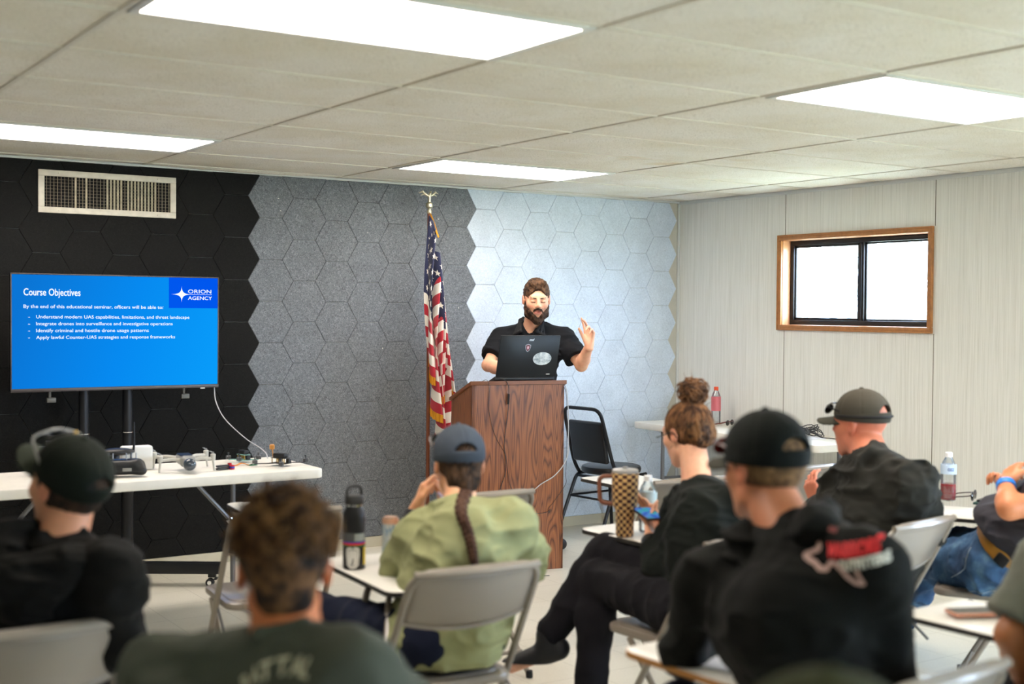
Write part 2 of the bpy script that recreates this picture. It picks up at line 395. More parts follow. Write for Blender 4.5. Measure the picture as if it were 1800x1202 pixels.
m = MB(); m.b2((XL-.15, YB-.15, 0), (DR[0], YB, ZC+.12)); m.b2((DR[1], YB-.15, 0), (XR+.15, YB, ZC+.12)); m.b2((DR[0], YB-.15, DR[2]), (DR[1], YB, ZC+.12)); struct('wall_back', m, MT['plain'], smooth=0)
# panel seams on the right wall, corner strip, wall-to-ceiling strip, baseboards
m = MB()
for y in (3.276, 2.041+.0, .806, -.43, -1.66, -2.9):
    w = [q for q in WINS if q[0]-.05 < y < q[1]+.05]
    if w: m.b2((XR-.0012, y-.0022, .08), (XR+.001, y+.0022, w[0][2]-.035)); m.b2((XR-.0012, y-.0022, w[0][3]+.035), (XR+.001, y+.0022, ZC-.01))
    else: m.b2((XR-.0012, y-.0022, .08), (XR+.001, y+.0022, ZC-.01))
struct('trim_1', m, mat('seam_brown', '#6a6556', .6), smooth=0)
m = MB(); m.b2((XR-.022, YF-.012, .0), (XR, YF, ZC), .003); struct('trim_2', m, mat('white_corner_strip', '#c9cac6', .5))
m = MB(); m.b2((XR-.014, YB, ZC-.022), (XR, YF, ZC+.001), .003); m.b2((XL, YF-.016, ZC-.012), (XR, YF, ZC+.001), .003); struct('trim_3', m, mat('white_wall_angle', '#d2d4d2', .45))
m = MB(); m.prism([(0, 0), (.016, 0), (.014, .006), (.010, .058), (.004, .066), (0, .066)], XL, XR, 0, Matrix(((0, 0, 1, 0), (-1, 0, 0, YF), (0, 1, 0, 0), (0, 0, 0, 1)))); struct('baseboard_front', m, MT['base'])
m = MB(); m.b2((XR-.012, YB, 0), (XR, YF-.016, .075), .003); struct('baseboard_right', m, MT['base'])
# ceiling: sagging lay-in tiles (8 x 4 patches) and the exposed tee grid
cells = {(c, r) for c, r in LIGHTS}; m = MB(); T = MB()
for c in range(-2, 6):
    for r in range(-11, 8):
        x0, x1 = max(c*2*U2, XL), min((c+1)*2*U2, XR); y0, y1 = max(r*U2, YB), min((r+1)*U2, YF)
        if x1 <= x0 or y1 <= y0 or (c, r) in cells: continue
        sag = .004+.011*random.random(); tl = (random.random()-.5)*.004
        def fn(u, v, x0=x0, x1=x1, y0=y0, y1=y1, sag=sag, tl=tl):
            e = 16*u*(1-u)*v*(1-v); return (x0+.004+(x1-x0-.008)*u, y0+.004+(y1-y0-.008)*v, ZC+.004-sag*e**.7-tl*(u-.5))
        k = len(m.v); m.grid(fn, 13, 7)
m.b2((XL-.15, YB-.15, ZC+.12), (XR+.15, YF+.15, ZC+.16)); struct('ceiling', m, MT['tile'], smooth=50)
for c in range(-1, 6): T.b2((c*2*U2-.009, YB, ZC-.0015), (c*2*U2+.009, YF, ZC+.006))
for r in range(-10, 8): T.b2((XL, r*U2-.007, ZC-.001), (XR, r*U2+.007, ZC+.0055))
struct('trim_4', T, MT['tbar'], smooth=0)
LM = emis('fluorescent_diffuser', '#fff3e8', LAMP)
lt = None; where = {(1, 0): 'large near troffer across the top of the picture, above the seated row', (3, 0): 'troffer near the window wall, second one in the near row', (1, 5): 'troffer over the television, close to the black wall', (3, 5): 'troffer over the lectern, close to the pale wall', (-1, 0): 'troffer over the left side of the seating', (-1, 5): 'troffer in the front left corner', (1, -5): 'troffer behind the camera', (3, -5): 'troffer at the back by the window wall', (-1, -5): 'troffer in the back left corner'}
for c, r in LIGHTS:
    cx, cy = (c*2+1)*U2, (r+.5)*U2; lb = 'white recessed fluorescent '+where[(c, r)]
    if lt is None:
        lt = thing('ceiling_light', lb, 'ceiling light', (cx, cy, ZC-.002), 0, 'recessed fluorescent troffers'); w, h = 2*U2-.026, U2-.026
        f = MB(); [f.b2(a, b, .002) for a, b in (((-w/2, -h/2, -.004), (w/2, -h/2+.028, .004)), ((-w/2, h/2-.028, -.004), (w/2, h/2, .004)), ((-w/2, -h/2, -.004), (-w/2+.028, h/2, .004)), ((w/2-.028, -h/2, -.004), (w/2, h/2, .004)))]
        obj('frame', f, mat('white_lamp_frame', '#dfe0dc', .4), lt)
        f = MB(); f.b2((-w/2+.026, -h/2+.026, -.001), (w/2-.026, h/2-.026, .003)); obj('diffuser', f, LM, lt, 0)
        f = MB(); f.b2((-w/2+.01, -h/2+.01, .0045), (w/2-.01, h/2-.01, .05)); obj('housing', f, mat('lamp_housing', '#b8b8b4', .5), lt, 0)
    else: dup(lt, (cx, cy, ZC-.002), 0, lb)
# hexagonal felt panels (flat-topped hexagons, columns .2207 m apart)
HS = .2548; HA = HS/math.sqrt(3)
def clip(poly, ax, v, keep):
    out = []
    for i, p in enumerate(poly):
        q = poly[(i+1) % len(poly)]; ip = (p[ax] < v) == keep; iq = (q[ax] < v) == keep
        if ip: out.append(p)
        if ip != iq: t = (v-p[ax])/(q[ax]-p[ax]); out.append((p[0]+t*(q[0]-p[0]), p[1]+t*(q[1]-p[1])))
    return out
def inset(poly, d):
    n = len(poly); L = []
    for i in range(n):
        x0, y0 = poly[i]; x1, y1 = poly[(i+1) % n]; l = math.hypot(x1-x0, y1-y0)
        if l < 1e-6: return None
        nx, ny = -(y1-y0)/l, (x1-x0)/l; L.append((x0+nx*d, y0+ny*d, (x1-x0)/l, (y1-y0)/l))
    out = []
    for i in range(n):
        a = L[i-1]; b = L[i]; cr = a[2]*b[3]-a[3]*b[2]
        if abs(cr) < 1e-6: out.append((b[0], b[1])); continue
        t = ((b[0]-a[0])*b[3]-(b[1]-a[1])*b[2])/cr; out.append((a[0]+a[2]*t, a[1]+a[3]*t))
    return out
def hexes(ks, name, m, label):
    M_ = MB()
    for k in ks:
        xc = 3.0019+.22066*k; off = HS/2 if k % 2 else 0
        for i in range(-1, 11):
            zc = 2.3394-off-HS*i; p = [(xc+HA*math.cos(math.radians(60*j)), zc+HA*math.sin(math.radians(60*j))) for j in range(6)]
            for ax, v, kp in ((1, ZC-.010, True), (1, .067, False), (0, XR-.006, True), (0, XL+.01, False)):
                p = clip(p, ax, v, kp)
                if len(p) < 3: break
            if len(p) < 3: continue
            q = []
            for a in p:
                if not q or math.hypot(a[0]-q[-1][0], a[1]-q[-1][1]) > 1e-4: q.append(a)
            if len(q) > 2 and math.hypot(q[0][0]-q[-1][0], q[0][1]-q[-1][1]) < 1e-4: q.pop()
            if len(q) < 3: continue
            xs = [a[0] for a in q]; zs = [a[1] for a in q]
            if min(max(xs)-min(xs), max(zs)-min(zs)) < .014: continue
            a = inset(q, .0006); b = inset(q, .0034)
            if a is None or b is None: continue
            n = len(q); vs = [(x, YF-.0005, z) for x, z in a]+[(x, YF-.0065, z) for x, z in a]+[(x, YF-.009, z) for x, z in b]
            fs = [tuple(range(2*n, 3*n))]
            for j in range(n):
                j2 = (j+1) % n; fs += [(j, j2, n+j2, n+j), (n+j, n+j2, 2*n+j2, 2*n+j)]
            M_.add(vs, fs)
    o = obj(name, M_, m, None, 20, kind='structure'); tag(o, label); return o
hexes(range(-23, 1), 'trim_5', MT['fblack'], 'black hexagonal felt panels covering the left of the front wall')
hexes(range(1, 8), 'trim_6', MT['fgrey'], 'mottled charcoal hexagonal felt panels on the middle of the front wall')
hexes(range(8, 16), 'trim_7', MT['fwhite'], 'pale grey hexagonal felt panels on the right of the front wall')
# little staples left in the felt
m = MB()
for px in ((3.27, 2.205), (3.285, 2.13), (4.40, 2.13), (3.88, 2.02), (4.56, 1.545), (3.99, 1.28)): m.box((px[0], YF-.0098, px[1]), (.008, .0015, .0035), 0, rot=Matrix.Rotation(random.random()*2, 4, 'Y'))
tag(struct('trim_8', m, mat('bright_staple', '#e6e4dc', .35)), 'tiny bright staples stuck in the felt panels')
# windows
OAK = mat('honey_oak', '#a8703f', .45, var=.18, vscale=30); BRZ = mat('dark_bronze_metal', '#2b2a2b', .4, metal=.6)
def m_glass():
    s = NT('dusty_window_glass'); t = s.n('ShaderNodeBsdfTransparent'); g = s.n('ShaderNodeBsdfGlossy'); g.inputs['Roughness'].default_value = .05
    d = s.n('ShaderNodeBsdfTranslucent'); d.inputs[0].default_value = (.8, .9, 1, 1); mx = s.n('ShaderNodeMixShader'); mx.inputs[0].default_value = .06; s.l(t.outputs[0], mx.inputs[1]); s.l(g.outputs[0], mx.inputs[2])
    m2 = s.n('ShaderNodeMixShader'); n = s.ramp(s.noise(s.coord(), 3, 5, .7), [(.4, (.05,)*3), (.7, (.22,)*3)]); s.l(n, m2.inputs[0]); s.l(mx.outputs[0], m2.inputs[1]); s.l(d.outputs[0], m2.inputs[2]); s.l(m2.outputs[0], s.out.inputs[0]); return s.m
GL = m_glass()
for i, (a, b, zl, zh) in enumerate(WINS):
    R_ = thing('window_%d' % (i+1), None, None, (XR, 0, 0)); R_['kind'] = 'structure'
    def fr(t, x0, x1, k, bv): # rectangular frame: t = bar width, k = inset from the opening
        q = MB(); A, B, Z0, Z1 = a-k, b+k, zl-k, zh+k
        q.b2((x0, A, Z0), (x1, B, Z0+t), bv); q.b2((x0, A, Z1-t), (x1, B, Z1), bv); q.b2((x0, A, Z0+t), (x1, A+t, Z1-t), bv); q.b2((x0, B-t, Z0+t), (x1, B, Z1-t), bv); return q
    q = fr(.036, -.018, .0, .034, .004)
    q2 = fr(.011, -.022, -.017, .034, .002); q.v, q.f, q.m = q.v+q2.v, q.f+[tuple(j+len(q.v) for j in f) for f in q2.f], q.m+q2.m
    struct('casing', q, OAK, R_)
    q = MB(); q.b2((0, a-.001, zl-.001), (.105, b+.001, zl+.004)); q.b2((0, a, zh-.004), (.105, b, zh+.001)); q.b2((0, a-.001, zl), (.105, a+.004, zh)); q.b2((0, b-.004, zl), (.105, b+.001, zh)); struct('jamb_liner', q, mat('oak_liner', '#c08a62', .4, var=.1), R_, 0)
    struct('outer_frame', fr(.032, .070, .115, -.004, .002), BRZ, R_); mid = (a+b)/2-.01
    q = MB(); q.b2((.082, mid-.02, zl+.03), (.104, mid+.018, zh-.03), .002); q.b2((.074, mid-.006, zl+.03), (.083, mid+.012, zh-.03), .002)
    for (A, B, x) in ((a+.03, mid-.018, .098), (mid+.016, b-.03, .084)):
        t = .016 if A > mid else .012
        for lo, hi in (((x, A, zl+.03), (x+.014, B, zl+.03+t*1.4)), ((x, A, zh-.03-t*1.4), (x+.014, B, zh-.03)), ((x, A, zl+.03), (x+.014, A+t, zh-.03)), ((x, B-t, zl+.03), (x+.014, B, zh-.03))): q.b2(lo, hi, .0015)
    struct('sash', q, BRZ, R_)
    q = MB(); q.b2((.104, a+.03, zl+.04), (.107, mid, zh-.04)); q.b2((.090, mid, zl+.04), (.093, b-.03, zh-.04)); struct('pane', q, GL, R_, 0)
    q = MB(); q.box((.078, mid+.022, zl+.2), (.01, .016, .006), .001); q.box((.078, mid+.022, zh-.13), (.01, .016, .006), .001); struct('latch', q, BRZ, R_)
m = thing('door_1', None, None, (0, YB, 0)); m['kind'] = 'structure'; q = MB(); xm = (DR[0]+DR[1])/2
for a, b in ((DR[0], xm-.003), (xm+.003, DR[1])):
    for lo, hi in (((a, -.1, 0), (b, -.06, .16)), ((a, -.1, 1.98), (b, -.06, 2.08)), ((a, -.1, .16), (a+.09, -.06, 1.98)), ((b-.09, -.1, .16), (b, -.06, 1.98))): q.b2(lo, hi, .003)
struct('door_frame', q, BRZ, m); q = MB(); q.b2((DR[0]+.09, -.083, .16), (xm-.09, -.077, 1.98)); q.b2((xm+.09, -.083, .16), (DR[1]-.09, -.077, 1.98)); struct('pane', q, GL, m, 0)
q = MB(); q.tube(path([(xm-.07, -.055, .9), (xm-.07, -.01, .9), (xm-.07, -.01, 1.2), (xm-.07, -.055, 1.2)], .02), .01); struct('door_handle', q, BRZ, m)
# outside: ground and a pale leafy tree seen through the window
m = MB(); m.b2((XR+.15, -40, -.7), (60, 40, -.6)); m.b2((-30, -40, -.7), (XR+.15, YB-.15, -.6)); struct('ground', m, mat('dry_grass_ground', '#a3a585', .9, var=.2, vscale=2), smooth=0)
tr = thing('tree', 'pale leafy tree outside beyond the sliding window', 'tree', (15, 9.2, -.6)); q = MB(); q.tube([(0, 0, 0), (.05, .1, 1.4), (0, .2, 2.6)], [.2, .16, .1], 10)
for k in range(7): a = k*.9; q.tube([(0, .1, 1.6+.15*k), (math.cos(a)*.6, math.sin(a)*.7, 2.3+.2*k), (math.cos(a)*1.2, math.sin(a)*1.4, 2.8+.25*k)], [.07, .05, .02], 6)
obj('trunk', q, mat('tree_bark', '#8d8272', .9, var=.2), tr); q = MB()
for k in range(5200):
    a = random.random()*6.283; r = 2.3*random.random()**.45; z = 2.9+1.7*(random.random()*2-1); rr = r*math.sqrt(max(.05, 1-((z-2.9)/1.9)**2)); c = Vector((rr*math.cos(a), rr*math.sin(a), z))
    u = Vector((random.gauss(0, 1), random.gauss(0, 1), random.gauss(0, 1))).normalized(); w = u.orthogonal().normalized(); u *= .10; w *= .05
    q.add([c-u, c-w, c+u, c+w], [(0, 1, 2, 3)])
tag(obj('foliage', q, mat('pale_green_leaves', '#39452c', .8, var=.3, vscale=3), tr, 0), kind='stuff')

# ------------------------------------------------------------------ shared materials
BLK = mat('black_plastic', '#17181a', .45); BLKM = mat('black_painted_metal', '#1b1c1f', .38, metal=.3); WPL = mat('white_plastic', '#e4e3de', .4)
TAUPE = mat('taupe_painted_steel', '#867c70', .32, spec=.7, coat=.25); GREYM = mat('grey_steel_tube', '#76777a', .35, metal=.5); CHROME = mat('chrome', '#d9dadb', .15, metal=1)
LAMW = mat('white_laminate', '#e9e6dd', .28, spec=.6); EDGE = mat('dark_edge_band', '#2c2926', .5); WOODE = mat('bare_wood_edge', '#a9743a', .6, var=.2, vscale=60); RUB = mat('black_rubber', '#101010', .8)
# ------------------------------------------------------------------ air vent
v = thing('air_vent', 'dusty white metal air register high on the black felt wall', 'air vent', (2.24, YF-.009, 2.170)); w, h = .775, .238
q = MB(); t = .034
for lo, hi in (((-w/2, -.012, -h/2), (w/2, 0, -h/2+t)), ((-w/2, -.012, h/2-t), (w/2, 0, h/2)), ((-w/2, -.012, -h/2+t), (-w/2+t, 0, h/2-t)), ((w/2-t, -.012, -h/2+t), (w/2, 0, h/2-t))): q.b2(lo, hi, .003)
for sx in (-1, 1):
    for sz in (-1, 1): q.sphere((sx*(w/2-.11), -.013, sz*(h/2-t*.45)), .004, 8, 6)
obj('frame', q, mat('aged_white_paint', '#cfc8b8', .5, var=.1, vscale=25), v)
q = MB(); q.b2((-w/2+.01, -.001, -h/2+.01), (w/2-.01, .004, h/2-.01)); obj('duct_backing', q, MT['dark'], v, 0)
q = MB(); n = 36
for i in range(n):
    x = -w/2+t+.012+(w-2*t-.02)*i/(n-1); closed = 17 <= i <= 21 or 23 <= i <= 31; a = .95 if closed else (1.1 if i in (8, 11) else .12+.1*random.random()); q.box((x, -.0045, 0), (.0165 if closed else .013, .0014, h-2*t), 0, rot=(math.pi/2-a))
o1 = obj('louvre', q, mat('dusty_louvre', '#b3a78f', .6, var=.25, vscale=30), v, 0)
q = MB()
for i in range(9): q.b2((-w/2+t, -.0026, -h/2+t+.018*i+.008), (w/2-t, -.0014, -h/2+t+.018*i+.0115))
obj('rear_louvre', q, mat('dark_dusty_louvre', '#5b5347', .7, var=.3), v, 0)
# ------------------------------------------------------------------ television on its stand
TX0, TX1, TZ0, TZ1, TY = 1.622, 2.736, 1.086, 1.703, 3.95
t = thing('television', 'flat television on a wheeled stand showing a blue Course Objectives slide', 'television', ((TX0+TX1)/2, TY, TZ0)); w, h = TX1-TX0, TZ1-TZ0
q = MB(); q.b2((-w/2, 0, 0), (w/2, .035, h), .004); q.b2((-w/2+.12, .035, .08), (w/2-.12, .065, h-.2), .01); obj('casing', q, BLK, t)
q = MB(); q.b2((-w/2, -.006, -.002), (w/2, .002, .016), .002); q.b2((-w/2, -.004, h-.005), (w/2, .002, h+.001), .001); q.b2((-w/2-.001, -.004, 0), (-w/2+.005, .002, h), .001); q.b2((w/2-.005, -.004, 0), (w/2+.001, .002, h), .001); obj('bezel', q, mat('brown_grey_bezel', '#4b4644', .35, metal=.5), t)
q = MB(); q.b2((w/2-.105, -.008, -.007), (w/2-.08, .0, -.001), .001); obj('logo_plate', q, WPL, t)
def m_screen():
    s = NT('blue_slide'); s.t.nodes.remove(s.p); e = s.n('ShaderNodeEmission'); o = s.sep(s.coord()); f = s.math('ADD', s.math('MULTIPLY', o[0], .75), s.math('MULTIPLY', o[2], -.25)); f = s.math('ADD', f, .55)
    c = s.ramp(f, [(.05, srgb('#0a70cc')), (.5, srgb('#0684e6')), (.95, srgb('#0896f0'))]); s.l(c, e.inputs[0]); e.inputs[1].default_value = .86; s.l(e.outputs[0], s.out.inputs[0]); return s.m
q = MB(); SX0, SX1, SZ0, SZ1 = -w/2+.006, w/2-.006, .017, h-.006; q.b2((SX0, -.0035, SZ0), (SX1, .001, SZ1)); scr = obj('screen', q, m_screen(), t, 0)
WT = emis('slide_white', '#f2f8ff', 1.05); SW, SH = SX1-SX0, SZ1-SZ0
def slide(txt, x0, x1, yc, hgt, bold=0, name='lettering', m=WT):
    vs, fs = text_mesh(txt, 1, bold, width=(x1-x0)*SW); ys = [v.y for v in text_mesh('H', 1)[0]]; k = hgt*SH/(max(ys)-min(ys))
    q = MB(); q.add([(SX0+x0*SW+v.x, -.0046, SZ1-yc*SH+(v.y-.36)*k) for v in vs], fs); return obj(name, q, m, scr, 0)
slide('Course Objectives', .052, .314, .150, .060, .006); slide('By the end of this educational seminar, officers will be able to:', .052, .718, .277, .029, 0)
for i, (tx, x1) in enumerate((('Understand modern UAS capabilities, limitations, and threat landscape', .852), ('Integrate drones into surveillance and investigative operations', .766), ('Identify criminal and hostile drone usage patterns', .645), ('Apply lawful Counter-UAS strategies and response frameworks', .778))):
    slide('-', .073, .081, .368+.0605*i, .028); slide(tx, .109, x1, .368+.0605*i, .028, 0)
q = MB(); q.b2((SX0+.747*SW, -.0040, SZ1-.283*SH), (SX1, -.0036, SZ1)); obj('logo_panel', q, emis('deep_blue_panel', '#0053e4', .86), scr, 0)
slide('ORION', .845, .966, .126, .034, 0); slide('AGENCY', .845, .970, .188, .032, 0)
q = MB(); cx, cz = SX0+.812*SW, SZ1-.155*SH; pts = []
for k in range(64):
    a = math.tau*k/64; p_ = .21; c_, s_ = math.cos(a), math.sin(a); pts.append((cx+.056*math.copysign(abs(c_)**(1/p_), c_)*1.15, -.0047, cz+.050*math.copysign(abs(s_)**(1/p_), s_)))
q.add([(cx, -.0047, cz)]+pts, [(0, 1+k, 1+(k+1) % 64) for k in range(64)]); q.b2((cx, -.0048, cz-.0007), (SX0+.97*SW, -.0046, cz+.0007)); obj('star_logo', q, WT, scr, 0)
# mount arms that end below the set
for x in (-w/2+.205, w/2-.185):
    q = MB(); q.b2((x-.006, .036, -.05), (x+.006, .052, .5), .002); q.b2((x-.016, .030, -.062), (x+.03, .052, -.036), .003); obj('mounting_arm', q, mat('worn_grey_metal', '#6d6a63', .5, metal=.4), t)
s_ = thing('television_stand', 'black wheeled stand with two round posts under the television', 'television stand', (2.126, 4.02, 0))
for x in (-.115, .119): q = MB(); q.lathe([(.0, .10), (.033, .10), (.033, .60), (.034, .602), (.034, .608), (.027, .61), (.027, 1.66), (0, 1.66)], 20, (x, 0, 0)); obj('post', q, BLKM, s_); q = MB(); q.lathe([(.0345, .845), (.0345, .851), (.0285, .851), (.0285, .845)], 20, (x, 0, 0)); obj('post_ring', q, CHROME, s_)
q = MB(); q.b2((-.2, .02, 1.2), (.2, .045, 1.26), .004); obj('mount_plate', q, BLKM, s_); q = MB(); q.b2((-.2, .02, 1.5), (.2, .045, 1.56), .004); obj('mount_plate', q, BLKM, s_)
q = MB(); q.b2((-.16, -.06, .095), (.16, .06, .12), .004); obj('shelf_plate', q, BLKM, s_)
M_ = Matrix.Rotation(-.26, 4, 'Z')
for sx in (-1, 1):
    q = MB(); q.M = Matrix.Translation((sx*.115, 0, 0)) @ Matrix.Rotation(sx*1.0, 4, 'Z'); q.b2((-.03, -.52, .072), (.03, .28, .132), .003); obj('base_leg', q, BLKM, s_)
q = MB(); q.M = Matrix.Translation((.12, .0, 0)) @ Matrix.Rotation(-.9, 4, 'Z')
for sx in (-1, 1):
    for (yy) in (-.47, .24):
        Mx = Matrix.Translation((sx*.115, 0, 0)) @ Matrix.Rotation(sx*1.0, 4, 'Z'); q = MB(); q.M = Mx @ Matrix.Translation((0, yy, 0)); q.b2((-.018, -.02, .052), (.018, .02, .074), .002); q.lathe([(0, -.008), (.018, -.008), (.022, -.004), (.022, .004), (.018, .008), (0, .008)], 16, M=Matrix.Translation((.012, .012, .0225)) @ Matrix.Rotation(math.pi/2, 4, 'Y')); q.lathe([(0, -.008), (.018, -.008), (.022, -.004), (.022, .004), (.018, .008), (0, .008)], 16, M=Matrix.Translation((-.012, .012, .0225)) @ Matrix.Rotation(math.pi/2, 4, 'Y')); q.b2((-.03, -.03, .04), (.03, -.012, .047), .002)
        c_ = obj('caster', q, BLK, s_)
        for xx in (.021, -.021): q = MB(); q.M = Mx @ Matrix.Translation((0, yy, 0)); q.lathe([(0, -.001), (.011, -.001), (.011, .001), (0, .001)], 14, M=Matrix.Translation((xx, .012, .0225)) @ Matrix.Rotation(math.pi/2, 4, 'Y')); obj('hub_cap', q, WPL, c_)
q = MB(); q.tube(spline([(2.715, 3.955, 1.084), (2.722, 3.945, 1.0), (2.74, 3.85, .91), (2.78, 3.65, .82), (2.79, 3.42, .775), (2.78, 3.33, .73), (2.79, 3.32, .55)], 8), .0032, 6); q.M = None
tag(obj('power_cable', q, mat('light_grey_cable', '#b9babd', .5)), 'thin pale grey cable hanging from television corner to the white table', 'cable')
# ------------------------------------------------------------------ folding tables
def folding_table(loc_, rot, L, D, H, label, trim_sx=1):
    t = thing('folding_table', label, 'table', loc_, rot, None); T_ = .045
    q = MB(); q.prism(rounded(L, D, .045, 6), H-T_, H, .006); obj('tabletop', q, mat('white_moulded_plastic', '#e6e2d8', .45, var=.03), t)
    for sx in (-1, 1):
        x = sx*(L/2-.27); q = MB(); q.tube(path([(x, -D/2+.07, H-T_), (x, -D/2+.07, .02), (x, D/2-.07, .02), (x, D/2-.07, H-T_)], .05), .0135, 10); obj('leg', q, GREYM, t)
        q = MB(); q.tube([(x, 0, .36), (x-sx*.30, .0, H-T_-.005)], .010, 8); q.tube([(x, -.05, .36), (x, .05, .36)], .010, 8); q.tube([(x, -D/2+.07, .36), (x, D/2-.07, .36)], .010, 8); obj('brace', q, GREYM, t)
        q = MB(); q.tube([(x-sx*.10, -.0, .465), (x-sx*.112, 0, .482)], .017, 10); obj('locking_ring', q, CHROME, t)
    return t
folding_table((1.945, 3.10, 0), .0, 1.83, .61, .74, 'white plastic folding table holding drone gear below the television')
folding_table((6.145, 3.27, 0), -math.pi/2-.035, 1.85, .52, .74, 'white plastic folding table along the window wall, with bottle and cables')
# ------------------------------------------------------------------ lectern, laptop
def m_oak():
    s = NT('walnut_grain_laminate'); v = s.coord((8, 8, .8)); n = s.noise(v, 1.35, 1.2, .45); v2 = s.coord((14, 14, .8)); n2 = s.noise(v2, 3, 2)
    b = s.math('FRACT', s.math('MULTIPLY', s.math('ADD', n, s.math('MULTIPLY', n2, .012)), 20)); c = s.ramp(b, [(0, srgb('#5d341e')), (.2, srgb('#8f5631')), (.6, srgb('#9c6038')), (.88, srgb('#7c4829')), (1, srgb('#5d341e'))])
    v3 = s.coord((260, 260, 5)); n3 = s.noise(v3, 1, 3); c3 = s.ramp(n3, [(.32, (.66,)*3), (.55, (1.04,)*3)])
    s.l(s.mix(1.0, c, c3, 'MULTIPLY'), s.p.inputs['Base Color']); s.p.inputs['Roughness'].default_value = .38; s.p.inputs['Specular IOR Level'].default_value = .4; s.bump(n3, .1, .0008); return s.m
OAKD = m_oak(); PA = -.235
lec = thing('lectern', 'tall walnut-grain laminate lectern with a sloping top', 'lectern', (4.300, 3.2395, 0), PA)   # origin: middle of the front face
q = MB(); w, d_ = .575, .40; sl = .115/d_
q.b2((-w/2, 0, 0), (w/2, .019, 1.095)); obj('front_panel', q, OAKD, lec, 0)
for sx in (-1, 1):
    q = MB(); x0, x1 = sorted((sx*w/2, sx*(w/2-.019))); q.prism([(.0, 0), (d_, 0), (d_, 1.095-sl*d_), (.0, 1.095)], x0, x1, 0, Matrix(((0, 0, 1, 0), (1, 0, 0, 0), (0, 1, 0, 0), (0, 0, 0, 1)))); obj('side_panel', q, OAKD, lec, 0)
q = MB(); q.prism([(-.012, 1.098), (d_+.012, 1.098-sl*d_-.003), (d_+.012, 1.117-sl*d_-.003), (-.012, 1.120)], -w/2-.012, w/2+.012, .002, Matrix(((0, 0, 1, 0), (1, 0, 0, 0), (0, 1, 0, 0), (0, 0, 0, 1)))); obj('sloping_top', q, mat('walnut_top', '#7c4a2b', .4, var=.15, vscale=40), lec)
q = MB(); q.b2((-w/2+.019, .05, .55), (w/2-.019, d_-.02, .57)); obj('shelf', q, OAKD, lec, 0); q = MB(); q.b2((-w/2+.019, .03, .02), (w/2-.019, d_-.02, .04)); obj('shelf', q, OAKD, lec, 0)
lap = thing('laptop', 'open black laptop on the lectern, lid back with red shield badge and oval sticker', 'laptop', (4.3255, 3.2335, 1.1205), PA)
ta = math.atan(sl); q = MB(); q.M = Matrix.Translation((.018, .012, .0)) @ Matrix.Rotation(-ta, 4, 'X'); q.b2((-.187, .0, .004), (.187, .262, .026), .004); q.b2((-.187, -.004, .008), (-.03, .004, .02), .002); base = obj('base', q, BLK, lap)
q = MB(); q.M = Matrix.Translation((.018, .012, .0)) @ Matrix.Rotation(-ta, 4, 'X'); q.b2((-.165, .08, .026), (.165, .2, .0275)); obj('keyboard', q, mat('key_black', '#0c0c0d', .6), lap, 0)
LM_ = Matrix.Translation((.022, .010, .022)) @ Matrix.Rotation(-.155, 4, 'X')   # lid leans toward the audience
LM_ = Matrix.Translation((.022, .014, .022)) @ Matrix.Rotation(.12, 4, 'X') @ Matrix(((1, .055, .085, 0), (0, 1, 0, 0), (0, 0, 1, 0), (0, 0, 0, 1)))
q = MB(); q.M = LM_; q.b2((-.187, -.004, 0), (.187, .004, .245), .003); lid = obj('lid', q, mat('brushed_black_lid', '#191c1f', .35, metal=.4), lap)
q = MB(); q.M = LM_; q.b2((-.176, .0036, .014), (.176, .0046, .236)); obj('display', q, emis('laptop_display', '#b9c6d8', .5), lap, 0)
q = MB(); q.M = LM_
def on_lid(vs, fs, dy=-.0046): q.add([(v[0], dy, v[1]) for v in vs], fs)
vs, fs = text_mesh('msi', .02, .0012, width=.032, shear=.3); on_lid([(v.x-.008, .213+v.y*.9) for v in vs], fs); obj('lid_lettering', q, mat('silver_mark', '#a9adb3', .3, metal=.6), lid, 0)
sh = [(0, .022), (.009, .019), (.017, .016), (.0165, 0), (.011, -.015), (0, -.026), (-.011, -.015), (-.0165, 0), (-.017, .016), (-.009, .019)]
for k, (sc, mm, dy) in enumerate(((1, mat('silver_mark', '#a9adb3', .3), -.0045), (.84, mat('badge_red_black', '#5d1f2a', .4), -.0049), (.42, mat('badge_pink', '#d3a4b0', .4), -.0053))):
    q = MB(); q.M = LM_; q.add([(-.010, dy, .172)]+[(-.010+x*sc, dy, .172+z*sc) for x, z in sh], [(0, 1+i, 1+(i+1) % 10) for i in range(10)]); obj('shield_badge', q, mm, lid, 0)
def m_stick():
    s = NT('grey_cloud_sticker'); n = s.noise(s.coord(), 38, 5, .7); s.l(s.ramp(n, [(.36, srgb('#7f8c96')), (.5, srgb('#bcc6cc')), (.6, srgb('#dde2e4'))]), s.p.inputs['Base Color']); s.p.inputs['Roughness'].default_value = .5; return s.m
q = MB(); q.M = LM_; q.add([(.088, -.0046, .107)]+[(.088+.058*math.cos(a), -.0046, .107+.0385*math.sin(a)) for a in [math.tau*i/40 for i in range(40)]], [(0, 1+i, 1+(i+1) % 40) for i in range(40)]); obj('oval_sticker', q, m_stick(), lid, 0)
q = MB(); q.M = LM_; q.b2((.125, -.0048, .012), (.147, -.0042, .017)); obj('small_label', q, WPL, lid, 0)
def L2W(x, y, z): c_, s2 = math.cos(PA), math.sin(PA); return (4.3255+x*c_-y*s2, 3.2335+x*s2+y*c_, z)
CAB = mat('charcoal_cable', '#2a2a2c', .5)
def cable(name, pts, r, m, label):
    q = MB(); q.tube(spline(pts, 8), r, 6); return tag(obj(name, q, m), label, 'cable')
